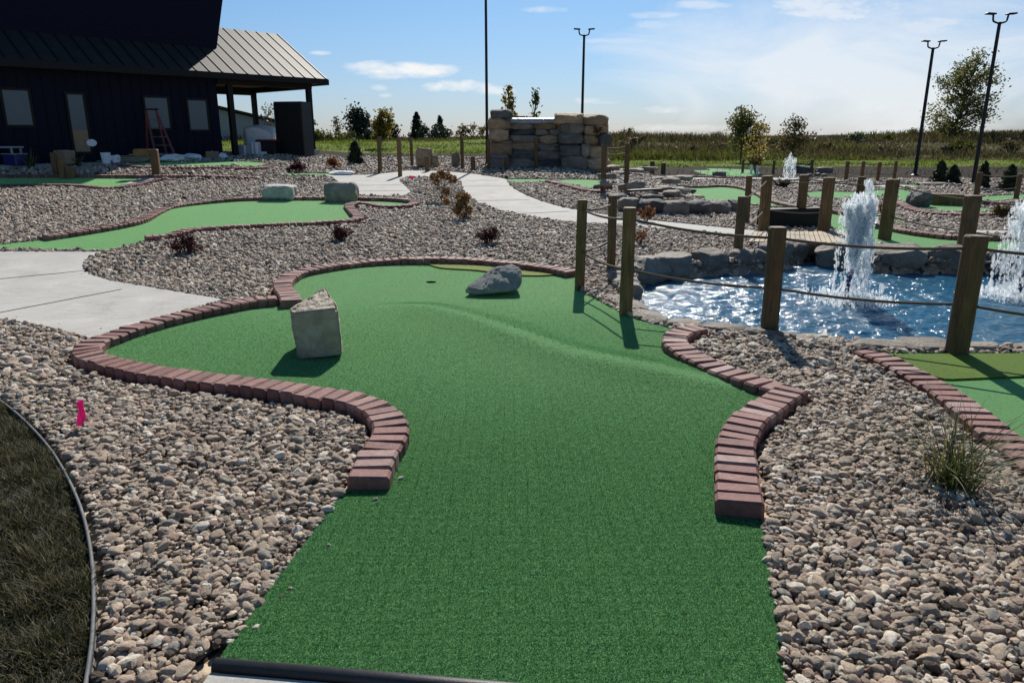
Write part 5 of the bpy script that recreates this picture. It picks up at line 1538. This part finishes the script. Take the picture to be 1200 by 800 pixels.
# gravel stones
def gravel_points():
    P, S = [], []
    def band(y0, y1, sp, size, xm=.86):
        gx_, gy_ = np.meshgrid(np.arange(-y1 * xm - .6, y1 * xm + .6, sp), np.arange(y0, y1, sp))
        gx_ = gx_.ravel(); gy_ = gy_.ravel()
        gx_ = gx_ + rng.uniform(-.5, .5, gx_.size) * sp; gy_ = gy_ + rng.uniform(-.5, .5, gy_.size) * sp
        k = np.abs(gx_) < gy_ * xm + .6
        k &= gy_ < 29 + (gx_ < 0) * 1.5
        gx_, gy_ = gx_[k], gy_[k]
        bad = np.zeros(len(gx_), bool)
        for pol in EXCL: bad |= inside(pol, gx_, gy_)
        for C, hw in CHAINS:
            x0, y0_ = C.min(0)[:2] - .2; x1, y1_ = C.max(0)[:2] + .2
            s_ = (gx_ > x0) & (gx_ < x1) & (gy_ > y0_) & (gy_ < y1_) & ~bad
            if not s_.any(): continue
            Cq = resample(C[:, :2], .06); ix = np.where(s_)[0]
            dmin = np.full(len(ix), 9.0)
            for q_ in Cq: dmin = np.minimum(dmin, (gx_[ix] - q_[0]) ** 2 + (gy_[ix] - q_[1]) ** 2)
            bad[ix[dmin < (hw + size * .25) ** 2]] = True
        gx_, gy_ = gx_[~bad], gy_[~bad]
        sz = size * np.clip(rng.lognormal(0, .38, len(gx_)), .4, 2.3)
        P.append(np.stack([gx_, gy_, T(gx_, gy_) + .006 + sz * .16 + rng.uniform(0, .018, len(gx_))], 1)); S.append(sz)
    band(.9, 4.6, .0200, .0290); band(4.6, 8.5, .0260, .0330); band(8.5, 14, .034, .0375); band(14, 20, .050, .046); band(20, 30, .085, .06)
    for (a, b) in [(44, 382), (118, 386), (20, 372), (230, 350), (96, 322), (70, 380), (560, 240), (420, 468), (470, 560), (440, 585), (385, 640), (905, 640), (886, 600), (912, 720), (330, 700), (300, 735), (700, 345), (820, 430), (240, 452), (340, 690)]:
        q_ = G(a, b, .024); P.append(q_[None]); S.append(np.array([.022 + .008 * rng.uniform()]))
    return np.vstack(P), np.concatenate(S)
P, S = gravel_points()
n = len(P)
me = bpy.data.meshes.new('gravel'); me.vertices.add(n); me.vertices.foreach_set('co', P.astype(np.float32).ravel())
tl = .34 + .38 * sstep(5.5, 9, P[:, 1])
rot = np.stack([rng.normal(size=n) * tl, rng.normal(size=n) * tl, rng.uniform(0, 6.283, n)], 1).astype(np.float32)
scl = (np.stack([rng.uniform(.85, 1.3, n), rng.uniform(.6, .95, n), rng.uniform(.42, .78, n) + .2 * sstep(5.5, 9, P[:, 1])], 1) * S[:, None] * .5).astype(np.float32)
for nm, arr in (('rot', rot), ('scl', scl)):
    at = me.attributes.new(nm, 'FLOAT_VECTOR', 'POINT'); at.data.foreach_set('vector', arr.ravel())
me.update()
gro = bpy.data.objects.new('gravel', me); COL.objects.link(gro)
stuff(gro, 'tan and grey river gravel filling the beds between the greens', 'gravel')
ng = bpy.data.node_groups.new('gravel_scatter', 'GeometryNodeTree')
ng.interface.new_socket('Geometry', in_out='INPUT', socket_type='NodeSocketGeometry')
ng.interface.new_socket('Geometry', in_out='OUTPUT', socket_type='NodeSocketGeometry')
gi = ng.nodes.new('NodeGroupInput'); go = ng.nodes.new('NodeGroupOutput')
g2i = ng.nodes.new('GeometryNodeGeometryToInstance')
for k in range(9):
    ic = ng.nodes.new('GeometryNodeMeshIcoSphere'); ic.inputs['Radius'].default_value = 1.0; ic.inputs['Subdivisions'].default_value = 3 if k < 6 else 2
    tn = ng.nodes.new('ShaderNodeTexNoise'); tn.noise_dimensions = '4D'; tn.inputs['W'].default_value = 3.7 * k + 1.3; tn.inputs['Scale'].default_value = .75 + .12 * (k % 4); tn.inputs['Detail'].default_value = 2.5
    sb = ng.nodes.new('ShaderNodeVectorMath'); sb.operation = 'SUBTRACT'; sb.inputs[1].default_value = (.5, .5, .5)
    sc = ng.nodes.new('ShaderNodeVectorMath'); sc.operation = 'SCALE'; sc.inputs['Scale'].default_value = 1.45
    ng.links.new(tn.outputs['Color'], sb.inputs[0]); ng.links.new(sb.outputs[0], sc.inputs[0])
    spn = ng.nodes.new('GeometryNodeSetPosition'); ng.links.new(ic.outputs['Mesh'], spn.inputs['Geometry']); ng.links.new(sc.outputs[0], spn.inputs['Offset'])
    sm = ng.nodes.new('GeometryNodeSetShadeSmooth'); sm.inputs['Shade Smooth'].default_value = (k < 6)
    ng.links.new(spn.outputs[0], sm.inputs['Geometry'])
    mt = ng.nodes.new('GeometryNodeSetMaterial'); mt.inputs['Material'].default_value = M['pebble']; ng.links.new(sm.outputs[0], mt.inputs['Geometry'])
    ng.links.new(mt.outputs[0], g2i.inputs[0])
ip = ng.nodes.new('GeometryNodeInstanceOnPoints'); ip.inputs['Pick Instance'].default_value = True
m2p = ng.nodes.new('GeometryNodeMeshToPoints')
ng.links.new(gi.outputs[0], m2p.inputs['Mesh']); ng.links.new(m2p.outputs[0], ip.inputs['Points']); ng.links.new(g2i.outputs[0], ip.inputs['Instance'])
rv = ng.nodes.new('FunctionNodeRandomValue'); rv.data_type = 'INT'
for s_ in rv.inputs:
    if s_.name == 'Max' and s_.type == 'INT': s_.default_value = 8
    if s_.name == 'Min' and s_.type == 'INT': s_.default_value = 0
ng.links.new([o_ for o_ in rv.outputs if o_.type == 'INT'][0], ip.inputs['Instance Index'])
for nm, tgt in (('rot', 'Rotation'), ('scl', 'Scale')):
    na = ng.nodes.new('GeometryNodeInputNamedAttribute'); na.data_type = 'FLOAT_VECTOR'; na.inputs['Name'].default_value = nm
    o_ = [q_ for q_ in na.outputs if q_.enabled and q_.name == 'Attribute'][0]
    if tgt == 'Rotation':
        er = ng.nodes.new('FunctionNodeEulerToRotation'); ng.links.new(o_, er.inputs[0]); o_ = er.outputs[0]
    ng.links.new(o_, ip.inputs[tgt])
ng.links.new(ip.outputs[0], go.inputs[0])
md = gro.modifiers.new('scatter', 'NODES'); md.node_group = ng

# ------------------------------------------------------------------ light, sky, camera
SUN_EL, SUN_AZ = R(40), R(6)            # azimuth to the right of straight ahead (+Y)
wd = bpy.data.worlds.new('World'); scene.world = wd; wd.use_nodes = True
nt = wd.node_tree; bg = nt.nodes['Background']
sky = N(nt, 'ShaderNodeTexSky', sky_type='NISHITA'); sky.sun_disc = False
sky.sun_elevation = SUN_EL; sky.sun_rotation = SUN_AZ
sky.air_density = 1.1; sky.dust_density = .6; sky.ozone_density = 2.2; sky.altitude = 300
tc = N(nt, 'ShaderNodeTexCoord'); sep = N(nt, 'ShaderNodeSeparateXYZ'); nt.links.new(tc.outputs['Generated'], sep.inputs[0])
yy = math_(nt, 'MAXIMUM', math_(nt, 'ABSOLUTE', sep.outputs[1]), .08)
cxn = math_(nt, 'DIVIDE', sep.outputs[0], yy); czn = math_(nt, 'DIVIDE', sep.outputs[2], yy)
cmb = N(nt, 'ShaderNodeCombineXYZ'); nt.links.new(cxn, cmb.inputs[0]); nt.links.new(czn, cmb.inputs[1])
def cnoise(sx, sy, scale, detail=7, rough=.6, dist=.3):
    mp = N(nt, 'ShaderNodeMapping'); mp.inputs['Scale'].default_value = (sx, sy, 1); nt.links.new(cmb.outputs[0], mp.inputs[0])
    return nz(nt, mp.outputs[0], scale, detail, rough, dist)
n1 = cnoise(1, 3.2, 9, 8, .62); n2 = cnoise(1, 2.6, 3.2, 8, .62, .8); n3 = cnoise(1, 2.2, 16, 6, .65)
total = None
def dirpix(px, py):
    d_ = ray(px, py); return d_[0] / d_[1], d_[2] / d_[1]
puffs = [(800, 18, 70, 5, .45), (930, 62, 80, 8, .45), (730, 48, 60, 4, .35), (1100, 30, 120, 16, .6), (1010, 95, 130, 14, .45), (465, 84, 72, 10, 1), (428, 79, 34, 8, .9), (515, 82, 28, 7, .8), (530, 102, 48, 8, 1), (575, 106, 30, 6, .7), (445, 103, 12, 4, .6), (452, 112, 10, 3, .5), (690, 118, 26, 6, .7), (775, 129, 34, 6, .8), (712, 120, 20, 4, .5),
         (870, 44, 58, 15, .75), (915, 38, 25, 12, .6), (640, 12, 30, 5, .5), (820, 6, 40, 6, .5), (770, 30, 30, 6, .35), (1000, 8, 90, 20, .7), (660, 148, 60, 7, .5), (810, 150, 70, 6, .5), (375, 62, 16, 3, .7)]
for (px, py, rx, ry, am) in puffs:
    ax, az_ = dirpix(px, py); bx, _ = dirpix(px + rx, py); _, bz = dirpix(px, py - ry)
    dx = math_(nt, 'DIVIDE', math_(nt, 'SUBTRACT', cxn, ax), abs(bx - ax)); dz_ = math_(nt, 'DIVIDE', math_(nt, 'SUBTRACT', czn, az_), abs(bz - az_))
    r2 = math_(nt, 'ADD', math_(nt, 'MULTIPLY', dx, dx), math_(nt, 'MULTIPLY', dz_, dz_))
    e = math_(nt, 'SUBTRACT', 1.0, r2)                       # 1 in the middle, 0 on the rim
    v_ = math_(nt, 'MULTIPLY_ADD', math_(nt, 'SUBTRACT', n1, .5), 5.5, e)
    v_ = math_(nt, 'MULTIPLY_ADD', math_(nt, 'SUBTRACT', n3, .5), 2.2, v_)
    v_ = math_(nt, 'MULTIPLY', math_(nt, 'MULTIPLY', v_, .85, clamp=True), am)
    gate = math_(nt, 'MULTIPLY_ADD', e, .45, 1.0, clamp=True)
    v_ = math_(nt, 'MULTIPLY', v_, gate)
    total = v_ if total is None else math_(nt, 'MAXIMUM', total, v_)
# thin cirrus veil to the right
ax, az_ = dirpix(1010, 75); bx, _ = dirpix(1340, 75); _, bz = dirpix(1010, -30)
dx = math_(nt, 'DIVIDE', math_(nt, 'SUBTRACT', cxn, ax), abs(bx - ax)); dz_ = math_(nt, 'DIVIDE', math_(nt, 'SUBTRACT', czn, az_), abs(bz - az_))
e = math_(nt, 'SUBTRACT', 1.0, math_(nt, 'ADD', math_(nt, 'MULTIPLY', dx, dx), math_(nt, 'MULTIPLY', dz_, dz_)))
veil = math_(nt, 'MULTIPLY_ADD', math_(nt, 'SUBTRACT', n2, .5), 3.0, math_(nt, 'MULTIPLY', e, 1.25))
veil = math_(nt, 'MULTIPLY', math_(nt, 'MULTIPLY', veil, .9, clamp=True), .72)
total = math_(nt, 'MAXIMUM', total, veil)
CLOUD = (10.6, 10.8, 11.0)
tint = ramp(nt, math_(nt, 'MULTIPLY', sep.outputs[2], 1.0, clamp=True), [(0, (.56, .69, 1.06)), (.10, (.57, .76, 1.05)), (.3, (.54, .86, 1.03)), (1, (.62, .88, 1.03))])
skyc = mixc(nt, 1.0, sky.outputs[0], tint, 'MULTIPLY')
c = mixc(nt, total, skyc, CLOUD)
nt.links.new(c, bg.inputs[0]); bg.inputs[1].default_value = .065

sl = bpy.data.lights.new('sun', 'SUN'); sl.energy = 4.9; sl.angle = R(.53); sl.color = (1, .95, .87)
so = bpy.data.objects.new('sun', sl); COL.objects.link(so)
sd_ = Vector((math.sin(SUN_AZ) * math.cos(SUN_EL), math.cos(SUN_AZ) * math.cos(SUN_EL), math.sin(SUN_EL)))
so.rotation_euler = sd_.to_track_quat('Z', 'Y').to_euler(); so.location = sd_ * 50

cam = bpy.data.cameras.new('camera'); cam.sensor_width = 36; cam.lens = FPX / 1200 * 36; cam.clip_end = 4000; cam.clip_start = .05
co = bpy.data.objects.new('camera', cam); COL.objects.link(co)
co.location = (0, 0, EYE); co.rotation_euler = (R(90) - TILT, 0, 0)
scene.camera = co
scene.view_settings.view_transform = 'Standard'; scene.view_settings.look = 'None'
scene.view_settings.exposure = 0.4; scene.view_settings.gamma = 1
scene.render.engine = 'CYCLES'
scene.cycles.use_denoising = True
scene.cycles.max_bounces = 8; scene.cycles.transparent_max_bounces = 24
scene.cycles.sample_clamp_indirect = 6
for o in list(scene.objects):
    if '_o' in o: del o['_o']
print('objects', len(scene.objects), 'gravel', n)
